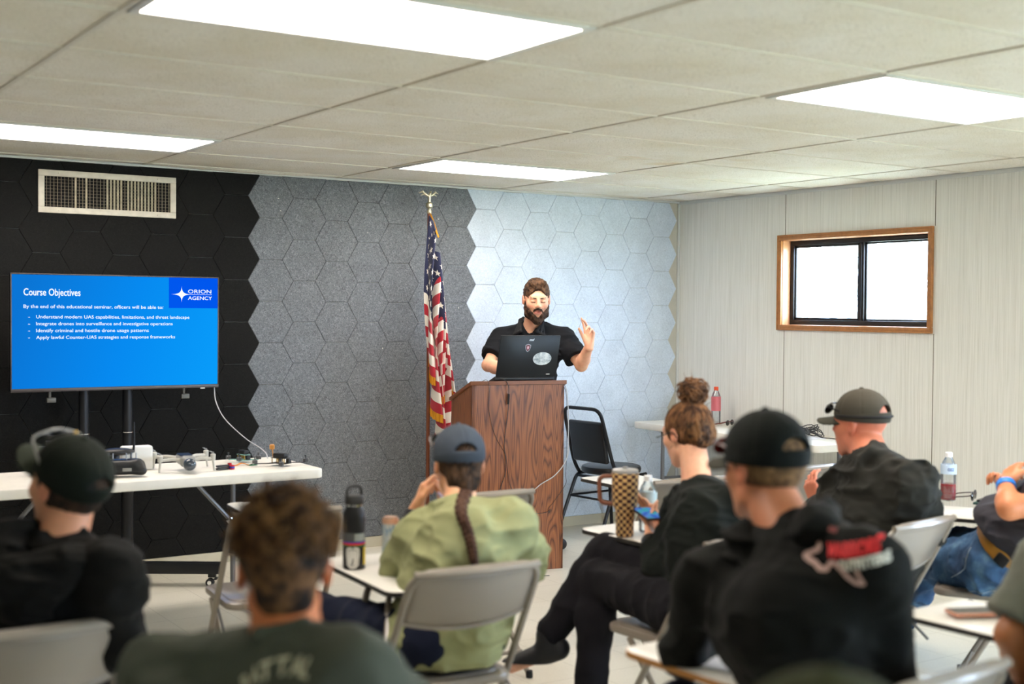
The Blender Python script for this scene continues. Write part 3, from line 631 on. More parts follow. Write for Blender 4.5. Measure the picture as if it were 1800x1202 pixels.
cb = cable('charger_cable', [L2W(-.165, .05, 1.128), L2W(-.13, .0, 1.13), L2W(-.10, -.022, 1.10), L2W(-.095, -.020, 1.0), L2W(-.10, -.012, .9), L2W(-.115, -.008, .75), L2W(-.105, -.008, .6), L2W(-.15, -.008, .45), L2W(-.17, -.01, .28), L2W(-.13, -.03, .06), L2W(-.1, -.12, .006), L2W(.1, -.2, .006)], .0022, CAB, 'dark laptop cable with barrel hanging straight down the lectern front')
q = MB(); q.tube([L2W(-.095, -.0205, 1.045), L2W(-.096, -.0175, .985)], .0065, 10); obj('ferrite_barrel', q, BLK, cb)
cable('thin_wire', [L2W(-.24, .06, 1.11), L2W(-.225, .0, 1.126), L2W(-.215, -.018, 1.09), L2W(-.21, -.006, .95), L2W(-.17, -.006, .8), L2W(-.105, -.006, .68), L2W(-.08, -.006, .52), L2W(-.02, -.006, .42), L2W(.03, -.01, .30), L2W(.05, -.02, .1), L2W(.06, -.1, .004)], .0014, CAB, 'very thin dark wire curving down the lectern front')
cable('network_cable', [L2W(.245, .06, 1.10), L2W(.272, .02, 1.09), L2W(.285, .0, 1.0), L2W(.287, -.01, .8), L2W(.275, -.02, .66), L2W(.2, -.02, .56), L2W(.10, -.015, .50), L2W(.04, -.015, .42), L2W(.02, -.02, .2), L2W(.0, -.04, .03), L2W(-.05, -.3, .005)], .003, mat('light_grey_cable', '#b9babd', .5), 'light grey cable looping across the lower front of the lectern')
cable('thin_wire', [L2W(.25, .08, 1.09), L2W(.268, .02, 1.08), L2W(.278, .0, .98), L2W(.279, -.004, .7), L2W(.274, -.004, .56), L2W(.272, -.006, .50), L2W(.2, -.006, .40), L2W(.165, -.006, .36), L2W(.17, -.008, .335), L2W(.175, -.008, .36), L2W(.168, -.008, .345), L2W(.1, -.006, .335), L2W(-.02, -.006, .34)], .0014, CAB, 'knotted dark wire on the right edge of the lectern front')
# ------------------------------------------------------------------ flag
fl = thing('flag', 'american flag with gold fringe hanging in folds from an indoor pole', 'flag', (4.18, 4.10, 0))
q = MB(); q.tube([(0, 0, .03), (0, 0, 2.145)], .0125, 12); obj('pole', q, mat('varnished_wood_pole', '#6e3d27', .35, var=.15), fl)
q = MB(); q.lathe([(0, 0), (.13, 0), (.135, .01), (.12, .03), (.05, .045), (.02, .07), (.018, .1), (0, .1)], 28); obj('stand_base', q, mat('brass', '#a8894c', .35, metal=1), fl)
q = MB(); q.lathe([(0, 2.14), (.016, 2.14), (.016, 2.16), (.010, 2.163), (.011, 2.17), (.021, 2.18), (.023, 2.193), (.020, 2.205), (.009, 2.213), (.006, 2.22), (0, 2.222)], 20)
PEW = mat('silver_gold_metal', '#b9b49c', .3, metal=.9); fin = obj('finial', q, PEW, fl)
eg = un(.008, rc((0, 0, 2.215), (0, -.004, 2.262), .010, .0075), rc((0, -.004, 2.262), (.002, -.013, 2.276), .007, .006), rc((.002, -.016, 2.277), (.004, -.024, 2.272), .0035, .002), rc((0, .008, 2.222), (0, .022, 2.207), .007, .003), *[rc((s_x*.003, 0, 2.243), (s_x*.022, .002, 2.260), .006, .0055) for s_x in (-1, 1)], *[rc((s_x*.022, .002, 2.258), (s_x*.045, .006, 2.277), .0065, .006) for s_x in (-1, 1)], *[rc((s_x*.045, .006, 2.277), (s_x*.070, .012, 2.268), .006, .0028) for s_x in (-1, 1)], *[rc((s_x*.030, .004, 2.262), (s_x*.056, .010, 2.254), .005, .003) for s_x in (-1, 1)])
bodyobj('eagle', eg, (-.09, -.04, 2.19), (.09, .04, 2.30), .0022, PEW, fl)
FL_, FH_, FT = 1.42, .90, 2.125
def flagpt(u, v, off=0):
    """u: metres from the hoist, v: metres down from the top edge"""
    ph = 2*math.pi*(u/.235)+.25*math.sin(v*6); A = min(.046, .10*u+.004)*(1+.25*math.sin(v*5+u*3)); x = -.016+.062*u+.030*math.sin(ph*.5+v*3)*min(1, u*4)+.012*v-(.028*math.sin(min(v, .9)*3.3) if u < .3 else .0)*(1-u/.3)
    spread = 1+.35*min(1, v/.5); x = x*spread; y = -A*math.cos(ph)*spread*.8-.020-.045*min(1, u*8)
    z = FT-v-.50*u+.012*math.sin(ph); return Vector((x, y, z))
def fpt(u, v, off):
    e = .004; a = flagpt(u+e, v)-flagpt(u, v); b = flagpt(u, v+e)-flagpt(u, v); n = a.cross(b).normalized(); return flagpt(u, v)+n*off
RED, WHT, BLU, GLD = mat('flag_red', '#a5182b', .75, sheen=.2), mat('flag_white', '#dcd6cc', .75, sheen=.2), mat('flag_blue', '#1c2244', .75, sheen=.2), mat('gold_fringe', '#c98a14', .7, bump=.5, bscale=400, bdist=.003)
q = MB(); NU = 150; ST = FH_/13
for j in range(26):
    v0, v1 = j*FH_/26, (j+1)*FH_/26; row = j//2
    for i in range(NU):
        u0, u1 = FL_*i/NU, FL_*(i+1)/NU; q.mi = 2 if (row < 7 and u1 <= FL_*.4+.001) else (0 if row % 2 == 0 else 1); q.add([flagpt(u0, v0), flagpt(u1, v0), flagpt(u1, v1), flagpt(u0, v1)], [(0, 1, 2, 3)])
b = bmesh.new(); vv = [b.verts.new(v) for v in q.v]
for f, mi in zip(q.f, q.m): b.faces.new([vv[i] for i in f]).material_index = mi
bmesh.ops.remove_doubles(b, verts=b.verts, dist=1e-5); me = bpy.data.meshes.new('cloth'); b.to_mesh(me); b.free()
for x in (RED, WHT, BLU): me.materials.append(x)
me.polygons.foreach_set('use_smooth', [True]*len(me.polygons)); cl = bpy.data.objects.new('cloth', me); COL.objects.link(cl); cl.parent = fl
q = MB()
for r_ in range(9):
    for c_ in range(6 if r_ % 2 == 0 else 5):
        uc = FL_*.4*((c_+.5)/6 if r_ % 2 == 0 else (c_+1)/6); vc = ST*7*(r_+.5+.3)/9.6; R0 = .0235
        for off in (.0014, -.0014):
            pts = [fpt(uc, vc, off)]+[fpt(uc+(R0 if k % 2 == 0 else R0*.4)*math.sin(math.pi*k/5), vc-(R0 if k % 2 == 0 else R0*.4)*math.cos(math.pi*k/5), off) for k in range(10)]; q.add(pts, [(0, 1+k, 1+(k+1) % 10) for k in range(10)])
obj('stars', q, WHT, cl, 0)
def fr_(u, t_): p0 = flagpt(u, FH_); return p0+Vector((.004*math.sin(u*900), .003*math.sin(u*700), -.052*t_))
q = MB(); q.grid(lambda a, t_: fr_(FL_*a, t_), 260, 4)
def fr2(v, t_): p0 = flagpt(FL_, v); return p0+Vector((-.012*t_, .01*t_, -.045*t_+.003*math.sin(v*900)))
obj('fringe', q, GLD, fl, 60); q = MB()
q.grid(lambda a, t_: fr2(FH_*a, t_), 160, 3); obj('fringe', q, GLD, fl, 60); q = MB()
q.grid(lambda a, t_: flagpt(.25*a, 0)+Vector((.012*t_, -.014*t_, .022*(1-t_)-.022*t_+.002*math.sin(a*200))), 60, 3); obj('fringe', q, GLD, fl, 60)
# ------------------------------------------------------------------ black padded chair by the wall
c = thing('banquet_chair', 'black padded chair with black frame standing by the pale felt wall', 'chair', (5.60, 4.03, 0), -math.pi/2+.10)
q = MB(); q.prism([(.2*math.cos(a)*(1.02), .21*math.sin(a)) for a in [math.tau*i/32 for i in range(32)]], .415, .465, .018); obj('seat', q, mat('black_vinyl', '#141619', .33, spec=.6), c)
q = MB(); q.M = Matrix.Translation((0, -.215, .64)) @ Matrix.Rotation(.20, 4, 'X'); q.box((0, 0, 0), (.345, .035, .29), .03, 4); obj('backrest', q, mat('black_vinyl', '#141619', .33), c)
q = MB(); q.tube(path([(-.20, -.11, .40), (-.20, -.165, .47), (-.185, -.285, .87), (.185, -.285, .87), (.20, -.165, .47), (.20, -.11, .40)], .075, 8), .0125, 10); obj('back_frame', q, BLKM, c)
for sx in (-1, 1):
    q = MB(); q.tube(path([(sx*.19, .15, .41), (sx*.2, -.14, .40), (sx*.215, -.30, .0)], .05, 6), .0125, 10); obj('leg', q, BLKM, c); q = MB(); q.tube([(sx*.17, .14, .41), (sx*.20, .20, .0)], .0125, 10); obj('leg', q, BLKM, c)
q = MB(); q.tube([(-.19, .0, .39), (.19, .0, .39)], .010, 8); q.tube([(-.205, -.2, .25), (.205, -.2, .25)], .008, 8); q.tube([(-.19, -.14, .385), (.19, -.14, .385)], .01, 8); q.tube([(-.196, .165, .25), (-.207, -.2, .25)], .008, 8); q.tube([(.196, .165, .25), (.207, -.2, .25)], .008, 8); obj('stretcher', q, BLKM, c)
# ------------------------------------------------------------------ steel folding chairs with tablet arms
def chair_parts(t, side, wood=False):
    q = MB(); q.prism(rounded(.385, .40, .06, 6, 0, .04), .405, .432, .008); q.prism(rounded(.34, .34, .06, 6, 0, .045), .428, .436, .003); obj('seat', q, TAUPE, t)
    top, bw = .785, .205; yb = lambda z: -.27+(top-z)*.56
    q = MB(); q.tube(path([(-.225, yb(0), .006), (-.215, yb(.42), .42), (-bw-.005, yb(top), top), (bw+.005, yb(top), top), (.215, yb(.42), .42), (.225, yb(0), .006)], .07, 8), .0115, 10); obj('front_frame', q, TAUPE, t)
    def bk(u, v):
        x = (u-.5)*2*(bw-.002); dip = .030*(1-(2*u-1)**2); z = (top-.004)-(top-.004-.628+dip)*v; cv = -.045*(1-(2*u-1)**2); return (x, yb(z)+cv*(.55+.45*math.sin(v*3)), z)
    q = MB(); q.grid(bk, 19, 9); o = obj('backrest', q, TAUPE, t); md = o.modifiers.new('s', 'SOLIDIFY'); md.thickness = .004; md.offset = 0
    q = MB(); q.tube([bk(i/18, 0) for i in range(19)], .0125, 8); obj('back_rail', q, TAUPE, t); q = MB(); q.tube([bk(i/18, 1) for i in range(19)], .006, 8); obj('lower_rail', q, TAUPE, t)
    for sx in (-1, 1):
        q = MB(); q.tube([(sx*.19, .10, .405), (sx*.197, -.26, .006)], .011, 10); obj('leg', q, TAUPE, t); q = MB(); q.tube([(sx*.206, yb(.40), .40), (sx*.206, yb(.43)-.10, .31)], .0055, 8); q.sphere((sx*.212, yb(.41), .41), .011, 10, 8, (.5, 1, 1)); obj('hinge', q, GREYM, t)
        for (x, y) in ((sx*.225, yb(0)), (sx*.197, -.26)): q = MB(); q.lathe([(0, 0), (.014, 0), (.015, .012), (.013, .03), (0, .03)], 12, (x, y, 0)); obj('rubber_foot', q, RUB, t)
    q = MB(); q.tube([(-.222, yb(.09), .09), (.222, yb(.09), .09)], .008, 8); obj('stretcher', q, TAUPE, t); q = MB(); q.tube([(-.196, -.20, .10), (.196, -.20, .10)], .008, 8); obj('stretcher', q, TAUPE, t)
    if side:
        s = side; cx = s*.06 if s > 0 else -.02
        q = MB(); M_ = Matrix.Translation((cx+(.10 if s > 0 else .02), .31 if s > 0 else .28, -.006 if s > 0 else -.02)); q.M = M_; pol = rounded(.33, .60, .05, 6); q.prism(pol, .688, .700, .003); tb = obj('tablet', q, LAMW, t)
        q = MB(); q.M = M_; q.prism(rounded(.335, .605, .052, 6), .683, .699, .002); obj('edge_band', q, WOODE if wood else EDGE, tb)
        q = MB(); xe = cx+(.10 if s > 0 else .02); xo = xe+s*.125 if s < 0 else s*.225; zt = .672 if s > 0 else .658; q.tube(path([(s*.20, .16, .415), (xo, .24, zt), (xe, .30, zt)], .045), .011, 10); q.tube(path([(s*.212, yb(.47), .47), (xo*.92, .10, zt), (xe, .16, zt)], .04), .010, 10); q.tube([(xe, .08, zt), (xe, .50, zt)], .010, 8); obj('tablet_support', q, TAUPE, t)
    return t
def fchair(x, y, rz, label, side, wood=False):
    return chair_parts(thing('folding_chair', label, 'chair', (x, y, 0), rz, 'steel folding chairs with writing tablets'), side, wood)
fchair(.86, .33, .03, 'taupe steel folding chair under the man in the black hooded sweatshirt at left', 0)
fchair(2.13, .41, -.06, 'taupe folding chair with white tablet arm under the woman in the pale green shirt', -1)
fchair(3.12, .37, .06, 'folding chair under the woman with the messy bun, tumbler on its tablet', 1)
fchair(3.87, .28, .16, 'folding chair with bluish sheen under the man in the grey mesh cap', 0)
fchair(2.09, 1.66, -.10, 'empty folding chair in front of the curly-haired man, below the drone table', 1)
fchair(2.95, 1.66, .0, 'empty folding chair directly before the lectern, mostly hidden by the green shirt', 0)
fchair(3.95, 1.58, -.03, 'empty folding chair with white tablet between lectern and bun-haired woman', 1)
fchair(4.76, 1.63, .0, 'empty folding chair in front of the man in the grey mesh cap', 0)
fchair(2.36, -1.02, .05, 'folding chair with wood-edged tablet under the man in the black Texas-print shirt', -1, True)
fchair(1.17, -1.02, .0, 'folding chair under the curly-haired man, at the bottom edge', 0)
fchair(4.66, .24, .55, 'folding chair under the reclining man in blue jeans and tan belt', 1)
fchair(3.27, -1.13, .05, 'folding chair with phone on its white tablet at the lower right', -1)

# ------------------------------------------------------------------ small things
def m_clear(name, tint, a=.25):
    if name in MATS: return MATS[name]
    s = NT(name); t = s.n('ShaderNodeBsdfTransparent'); t.inputs[0].default_value = (*srgb(tint), 1); g = s.n('ShaderNodeBsdfGlossy'); g.inputs['Roughness'].default_value = .08; f = s.n('ShaderNodeFresnel'); f.inputs[0].default_value = 1.5
    mx = s.n('ShaderNodeMixShader'); s.l(s.math('ADD', s.math('MULTIPLY', f.outputs[0], .9), .06), mx.inputs[0]); s.l(t.outputs[0], mx.inputs[1]); s.l(g.outputs[0], mx.inputs[2])
    d = s.n('ShaderNodeBsdfDiffuse'); d.inputs[0].default_value = (*srgb('#dfe6ea'), 1); m2 = s.n('ShaderNodeMixShader'); m2.inputs[0].default_value = a; s.l(mx.outputs[0], m2.inputs[1]); s.l(d.outputs[0], m2.inputs[2]); s.l(m2.outputs[0], s.out.inputs[0]); MATS[name] = s.m; return s.m
PET = m_clear('clear_bottle_plastic', '#f6fafc', .07)
def bottle(loc_, label, h=.205, r=.032, capc='#e9e9e6', liquid=None, lvl=.4, wrap=None, wrap_z=(.5, .7), text=None):
    t = thing('water_bottle', label, 'bottle', loc_); k = h/.205; pr = [(0, .003), (r*.55, 0), (r*.93, .004), (r, .014)]
    for i in range(7): z = .02+i*.016; pr += [(r*.955, z), (r, z+.008)]
    pr += [(r, .138), (r*.96, .150), (r*.72, .168), (r*.44, .184), (r*.40, .190), (r*.40, .196), (0, .197)]; q = MB(); q.lathe([(a, z*k) for a, z in pr], 28); obj('shell', q, PET, t)
    q = MB(); q.lathe([(0, .186*k), (r*.46, .186*k), (r*.48, .189*k), (r*.47, .2045*k), (r*.40, .206*k), (0, .206*k)], 24); obj('bottle_cap', q, mat('cap_'+capc[1:], capc, .4), t)
    if liquid: q = MB(); q.lathe([(0, .004), (r*.9, .006), (r*.95, .014), (r*.93, .02)]+[(r*(.93 if j % 2 else .965), .02+.008*j) for j in range(1, int(h*lvl/.008)-2)]+[(r*.95, h*lvl), (0, h*lvl)], 26); obj('drink', q, mat('drink_'+liquid[1:], liquid, .12, spec=.6), t)
    if wrap: q = MB(); q.lathe([(r*1.01, h*wrap_z[0]), (r*1.015, h*wrap_z[0]), (r*1.015, h*wrap_z[1]), (r*1.01, h*wrap_z[1])], 28); w = obj('label_wrap', q, mat('wrap_'+wrap[1:], wrap, .4), t)
    if text:
        vs, fs = text_mesh(text, .017, .0006, width=.030); q = MB(); base = math.atan2(-.84, -.55); q.add([((r*1.03)*math.cos(base+(v.x-.015)/r), (r*1.03)*math.sin(base+(v.x-.015)/r), h*(sum(wrap_z)/2)-.006+v.y) for v in vs], fs); obj('lettering', q, mat('navy_ink', '#243a86', .5), w, 0)
    return t
# steel flask and can on the left tablet
TB = .681
t = thing('steel_flask', 'black insulated flask with striped stickers and a white skull badge', 'flask', (2.035, .790, TB+.001)); r = .0365
q = MB(); q.lathe([(0, 0), (r*.95, 0), (r, .004), (r, .170), (r*.97, .183), (r*.74, .200), (r*.70, .206), (0, .207)], 32); fb = obj('body', q, mat('matt_black_steel', '#111214', .4), t); q = MB(); q.lathe([(r*.72, .2045), (r*.76, .2045), (r*.76, .2105), (r*.72, .2105)], 28); obj('steel_rim', q, CHROME, t)
q = MB(); q.lathe([(0, .2105), (r*.80, .2105), (r*.84, .214), (r*.84, .236), (r*.78, .240), (0, .241)], 28); q.tube(path([(-r*.72, 0, .236), (-r*.72, 0, .268), (r*.72, 0, .268), (r*.72, 0, .236)], .018), .0052, 8); obj('lid', q, mat('dark_grey_lid', '#2a2b2b', .5), t)
ang = math.atan2(-.84, -.42)
def curved(z0, z1, a0, a1, m_, nm, rr=r+.0006, n=18):
    q = MB(); q.grid(lambda u, v: (rr*math.cos(ang+a0+(a1-a0)*u), rr*math.sin(ang+a0+(a1-a0)*u), z0+(z1-z0)*v), n, 2); return obj(nm, q, m_, fb)
for z0, z1, c_ in ((.087, .091, '#1f3fb0'), (.080, .087, '#d2242a'), (.075, .080, '#2d6b3a')): curved(z0, z1, -1.5, 1.5, mat('stripe_'+c_[1:], c_, .45), 'stripe_sticker')
curved(.091, .120, -1.5, .05, mat('grey_sticker', '#4c4f50', .5), 'sticker'); curved(.093, .118, .05, 1.15, mat('pale_grey_sticker', '#8d948f', .5), 'sticker'); curved(.014, .072, .95, 1.45, mat('yellow_sticker', '#e3c812', .5), 'sticker')
def badge(ps, m_, rr, nm='skull_badge'):
    q = MB(); q.add([(rr*math.cos(ang+x), rr*math.sin(ang+x), z) for x, z in [(sum(p[0] for p in ps)/len(ps), sum(p[1] for p in ps)/len(ps))]+ps], [(0, 1+i, 1+(i+1) % len(ps)) for i in range(len(ps))]); return obj(nm, q, m_, fb, 0)
sk_ = [(-.62, .070), (-.3, .074), (.3, .074), (.62, .070), (.66, .050), (.58, .030), (.56, .016), (.32, .006), (0, .003), (-.32, .006), (-.56, .016), (-.58, .030), (-.66, .050)]; sk_ = [(a*.95-.12, z) for a, z in sk_]
badge(sk_, mat('white_sticker', '#d8d6d0', .5), r+.0012); cz_ = .038; badge([((x+.12)*.74-.12, cz_+(z-cz_)*.78) for x, z in sk_], mat('grey_line', '#77746e', .5), r+.0016); badge([((x+.12)*.68-.12, cz_+(z-cz_)*.72) for x, z in sk_], mat('white_sticker', '#d8d6d0', .5), r+.0020)
badge([(-.22, .018), (-.12, .032), (-.06, .042), (-.02, .032), (-.06, .022), (-.10, .014)], mat('black_ink', '#151515', .5), r+.0026)
t = thing('drink_can', 'slim pale blue and silver drink can on the tablet beside the black flask', 'can', (2.185, .82, TB+.001)); r = .0285; q = MB()
def m_can():
    s = NT('printed_can'); o_ = s.sep(s.coord()); n = s.noise(s.coord((1, 1, .6)), 38, 3, .6, 1.0); c = s.ramp(n, [(.35, srgb('#4f86b8')), (.5, srgb('#b9c9cc')), (.6, srgb('#d8d9cf')), (.72, srgb('#7db2d8'))]); z = s.ramp(o_[2], [(.128, (0, 0, 0)), (.133, (1, 1, 1))]); b = s.n('ShaderNodeRGBToBW'); s.l(z, b.inputs[0])
    c = s.mix(b.outputs[0], c, srgb('#d7a98c')); s.l(c, s.p.inputs['Base Color']); s.p.inputs['Metallic'].default_value = .5; s.p.inputs['Roughness'].default_value = .3; return s.m
q.lathe([(0, .002), (r*.75, 0), (r, .010), (r, .142), (r*.90, .150), (r*.88, .1515)], 28); obj('can_body', q, m_can(), t); q = MB(); q.lathe([(0, .148), (r*.82, .148), (r*.86, .1525), (r*.90, .1525), (r*.90, .150)], 28); q.box((.004, 0, .150), (.022, .012, .0012), .0005); obj('can_lid', q, CHROME, t)
# tumbler with checks, bottle
TC = .697
t = thing('tumbler', 'tall brown and cream checked tumbler with brown handle on the writing tablet', 'tumbler', (3.118, .735, TC+.001)); r0, r1, r2 = .031, .036, .047
def m_check():
    s = NT('brown_cream_checks'); o_ = s.sep(s.coord()); a = s.math('DIVIDE', s.math('ADD', s.math('ARCTAN2', o_[1], o_[0]), math.pi), math.tau/18); z = s.math('DIVIDE', o_[2], .0128); k = s.math('MODULO', s.math('ADD', s.math('FLOOR', a), s.math('FLOOR', z)), 2); s.l(s.mix(k, srgb('#dbb378'), srgb('#45201a')), s.p.inputs['Base Color']); s.p.inputs['Roughness'].default_value = .35; return s.m
q = MB(); q.lathe([(0, 0), (r0, 0), (r0+.002, .004), (r1, .095), (r2, .118), (r2+.0035, .235), (0, .235)], 36); tb_ = obj('cup', q, m_check(), t)
q = MB(); q.lathe([(0, .236), (r2+.003, .236), (r2+.002, .246), (r2-.004, .249), (0, .250)], 32); q.lathe([(0, .249), (.010, .249), (.009, .258), (0, .259)], 16); obj('lid', q, mat('grey_clear_lid', '#9a9893', .3), t)
h_ = Vector((-.80, .60, 0)); P_ = lambda a, z: tuple(h_*a+Vector((0, 0, z))); q = MB(); q.tube(path([P_(r2-.004, .222), P_(r2+.050, .218), P_(r2+.046, .122), P_(r2-.006, .118)], .022), .0085, 10); obj('handle', q, mat('brown_rubber', '#7a4a36', .5), t)
bottle((3.235, .745, TC+.001), 'clear water bottle standing behind the checked tumbler', .215, .034, '#e8ecee', None, .4, '#b9d3dc', (.48, .72))
# drink, glasses and notebooks on the right-hand tablet
TP = .697
bottle((4.920, .700, TP+.001), 'plastic bottle half full of bright red drink on the tablet by the window wall', .215, .034, '#eceded', '#c40018', .36, '#b7cbe0', (.56, .76), 'OZZ')
t = thing('sunglasses', 'dark wraparound sunglasses resting on the tablet beside the red drink', 'sunglasses', (5.02, .655, TP+.002), .5); q = MB(); q.tube(spline([(-.078, .11, .004), (-.076, .06, .018), (-.070, .0, .026), (-.02, -.018, .03), (0, -.02, .031), (.02, -.018, .03), (.070, .0, .026), (.076, .06, .018), (.078, .11, .004)], 5), .0028, 6); obj('frame', q, mat('black_brown_frame', '#3b2218', .35), t)
for s in (-1, 1): q = MB(); q.sphere((s*.036, -.012, .022), .024, 16, 10, (1.3, .3, .9)); obj('lens', q, mat('smoked_lens', '#0c0d10', .08, spec=.9), t)
t = thing('notebook', 'green-edged notebook lying under the black phone on the tablet', 'notebook', (5.000, .545, TP+.001), .35); q = MB(); q.b2((-.07, -.05, 0), (.07, .05, .010), .002); obj('cover', q, mat('dark_green_cover', '#1f4a3c', .6), t)
t = thing('phone', 'black phone lying on the green notebook', 'phone', (5.010, .548, TP+.012), .35); q = MB(); q.b2((-.065, -.045, 0), (.075, .04, .010), .003); obj('case', q, BLK, t); q = MB(); q.b2((-.062, -.042, .010), (.072, .037, .0105)); obj('screen', q, mat('dark_glass', '#050608', .08, spec=.9), t, 0)
# phone with copper case on the lower right tablet
t = thing('phone', 'phone in a copper case lying on the white tablet at lower right', 'phone', (3.235, -.705, .686), -.42); q = MB(); q.prism(rounded(.155, .076, .012, 5), 0, .011, .003); obj('case', q, mat('copper_case', '#c98f78', .35, metal=.4), t); q = MB(); q.prism(rounded(.146, .068, .009, 5), .011, .0116); obj('screen', q, mat('dark_glass', '#050608', .08), t, 0)
q = MB(); [q.box((x, -.0385, .006), (.012, .002, .003), .0008) for x in (-.05, -.034, -.018)]; obj('side_button', q, mat('champagne_metal', '#c9a98b', .3, metal=.7), t)
# paper under the forearm
q = MB(); q.M = Matrix.Translation((2.335, -.68, .6838)) @ Matrix.Rotation(.35, 4, 'Z'); q.b2((-.105, -.14, 0), (.105, .14, .0008)); tag(obj('paper', q, mat('white_paper', '#e9e9ee', .7)), 'sheet of white paper on the wood-edged tablet under the forearm', 'paper')
# ---- items on the table by the window wall
bottle((6.30, 3.74, .742), 'clear bottle with an orange cap and pink label on the far table', .262, .034, '#e0522a', None, .4, '#c9696f', (.36, .74))
t = thing('box', 'small red box beside the orange-capped bottle on the far table', 'box', (6.27, 3.84, .742), .3); q = MB(); q.b2((-.05, -.035, 0), (.05, .035, .085), .003); obj('carton', q, mat('red_carton', '#c23a33', .6), t); q = MB(); q.b2((-.045, -.036, .075), (.045, .036, .087), .001); obj('flap', q, mat('pale_red_carton', '#d0625a', .6), t)
t = thing('sunglasses', 'dark red sunglasses on the far table right of the bottle', 'sunglasses', (6.27, 3.58, .742), .4); q = MB(); q.tube(spline([(-.07, .1, .004), (-.07, .0, .03), (0, -.02, .034), (.07, .0, .03), (.07, .1, .004)], 6), .003, 6); obj('frame', q, mat('red_black_frame', '#5a1a16', .3), t)
for s in (-1, 1): q = MB(); q.sphere((s*.036, -.012, .024), .022, 14, 8, (1.3, .3, .9)); obj('lens', q, mat('smoked_lens', '#0c0d10', .08), t)
q = MB(); r_ = random.Random(9)
for k in range(7):
    a0 = r_.random()*6.28; ca = (6.26+r_.uniform(-.02, .02), 2.87+r_.uniform(-.03, .03)); R1, R2 = r_.uniform(.05, .085), r_.uniform(.09, .15); q.tube([(ca[0]+R1*math.cos(a0+i*.42), ca[1]+R2*math.sin(a0+i*.42), .748+.008*k+.018*math.sin(i*.9+k)) for i in range(16)], .0032, 6)
q.tube(spline([(6.24, 2.75, .76), (6.2, 2.66, .748), (6.22, 2.58, .7455), (6.20, 2.46, .7455)], 6), .003, 6); q.tube(spline([(6.22, 2.80, .79), (6.16, 2.74, .80), (6.14, 2.70, .77)], 6), .007, 6)
tag(obj('cable_coil', q, CAB), 'tangled coil of dark cables lying on the table by the window wall', 'cable', kind='thing')
q = MB(); q.M = Matrix.Translation((6.10, 2.80, .7412)) @ Matrix.Rotation(.1, 4, 'Z'); q.b2((-.13, -.18, 0), (.13, .18, .003)); tag(obj('paper_stack', q, mat('white_paper', '#e9e9ee', .7)), 'thin stack of white papers under the cable coil', 'paper')
# ---- drone gear on the left table (top at z = .74)
Z0 = .741
t = thing('remote_controller', 'black handheld radio controller on the white table', 'remote controller', (1.905, 2.985, Z0), -.25)
g = un(.03, rbox((0, 0, .045), (.085, .048, .034), .022), rc((-.085, -.01, .05), (-.098, -.035, .03), .030, .022), rc((.085, -.01, .05), (.098, -.035, .03), .030, .022)); bodyobj('casing', g, (-.16, -.09, -.01), (.16, .09, .13), .005, BLK, t)
for s in (-1, 1):
    q = MB(); q.lathe([(0, .078), (.018, .078), (.018, .083), (.005, .085), (.004, .104), (.006, .106), (.005, .112), (0, .112)], 16, (s*.05, .0, 0)); obj('stick', q, mat('gunmetal', '#56585a', .3, metal=.8), t)
q = MB(); q.b2((-.028, -.03, .079), (.028, .02, .083), .001); obj('display', q, mat('blue_grey_glass', '#2c3a52', .15), t); q = MB(); [q.tube([(x, .035, .08), (x, .04, .105)], .003, 6) for x in (-.075, -.03, .03, .075)]; obj('switch', q, mat('silver_mark', '#a9adb3', .3), t)
q = MB(); q.b2((.01, -.052, .030), (.05, -.049, .045), .001); obj('maker_plate', q, mat('grey_plate', '#8d8d88', .4), t)
t = thing('propeller_guard', 'black curved cover propped behind the radio controller', 'drone part', (1.93, 3.13, Z0)); q = MB(); q.sphere((0, 0, .10), .085, 22, 12, (1, .5, .22)); q.b2((-.012, -.012, 0), (.012, .012, .10), .003); obj('cover', q, BLK, t)
t = thing('router_box', 'white electronic box with a black upright antenna on the table', 'router', (2.045, 3.195, Z0), -.1); q = MB(); q.b2((-.075, -.03, 0), (.075, .03, .118), .012); obj('casing', q, WPL, t); q = MB(); q.tube([(-.02, -.035, .09), (-.018, -.036, .125), (-.018, -.036, .235)], [.006, .0055, .0045], 10); obj('antenna', q, BLK, t)
t = thing('black_case', 'small black case at the left end of the table, behind the black cap', 'case', (1.66, 3.2, Z0)); q = MB(); q.b2((-.10, -.06, 0), (.10, .06, .10), .012); q.b2((-.09, -.055, .10), (.09, .055, .135), .015); obj('shell', q, BLK, t); q = MB(); q.tube([(-.04, -.02, .13), (-.04, -.02, .16), (.04, -.02, .16), (.04, -.02, .13)], .005, 8); obj('handle', q, BLK, t)
DG = mat('drone_grey_plastic', '#8b8c88', .4); DGL = mat('pale_drone_plastic', '#b9b8b0', .4); CARB = mat('carbon_fibre', '#1d1c1b', .4); BRS = mat('brass', '#a8894c', .35)
t = thing('camera_drone', 'grey folding camera drone standing on thin legs in mid table', 'drone', (2.235, 3.04, Z0), -.15)
g = un(.02, rbox((0, 0, .055), (.035, .085, .024), .016), rbox((0, -.085, .052), (.026, .03, .020), .014)); bodyobj('body', g, (-.07, -.15, 0), (.07, .12, .12), .004, DG, t)
q = MB(); q.sphere((0, -.118, .044), .031, 20, 14, (1, .95, .95)); obj('camera_gimbal', q, mat('tinted_dome', '#3a434c', .12, spec=.8), t)
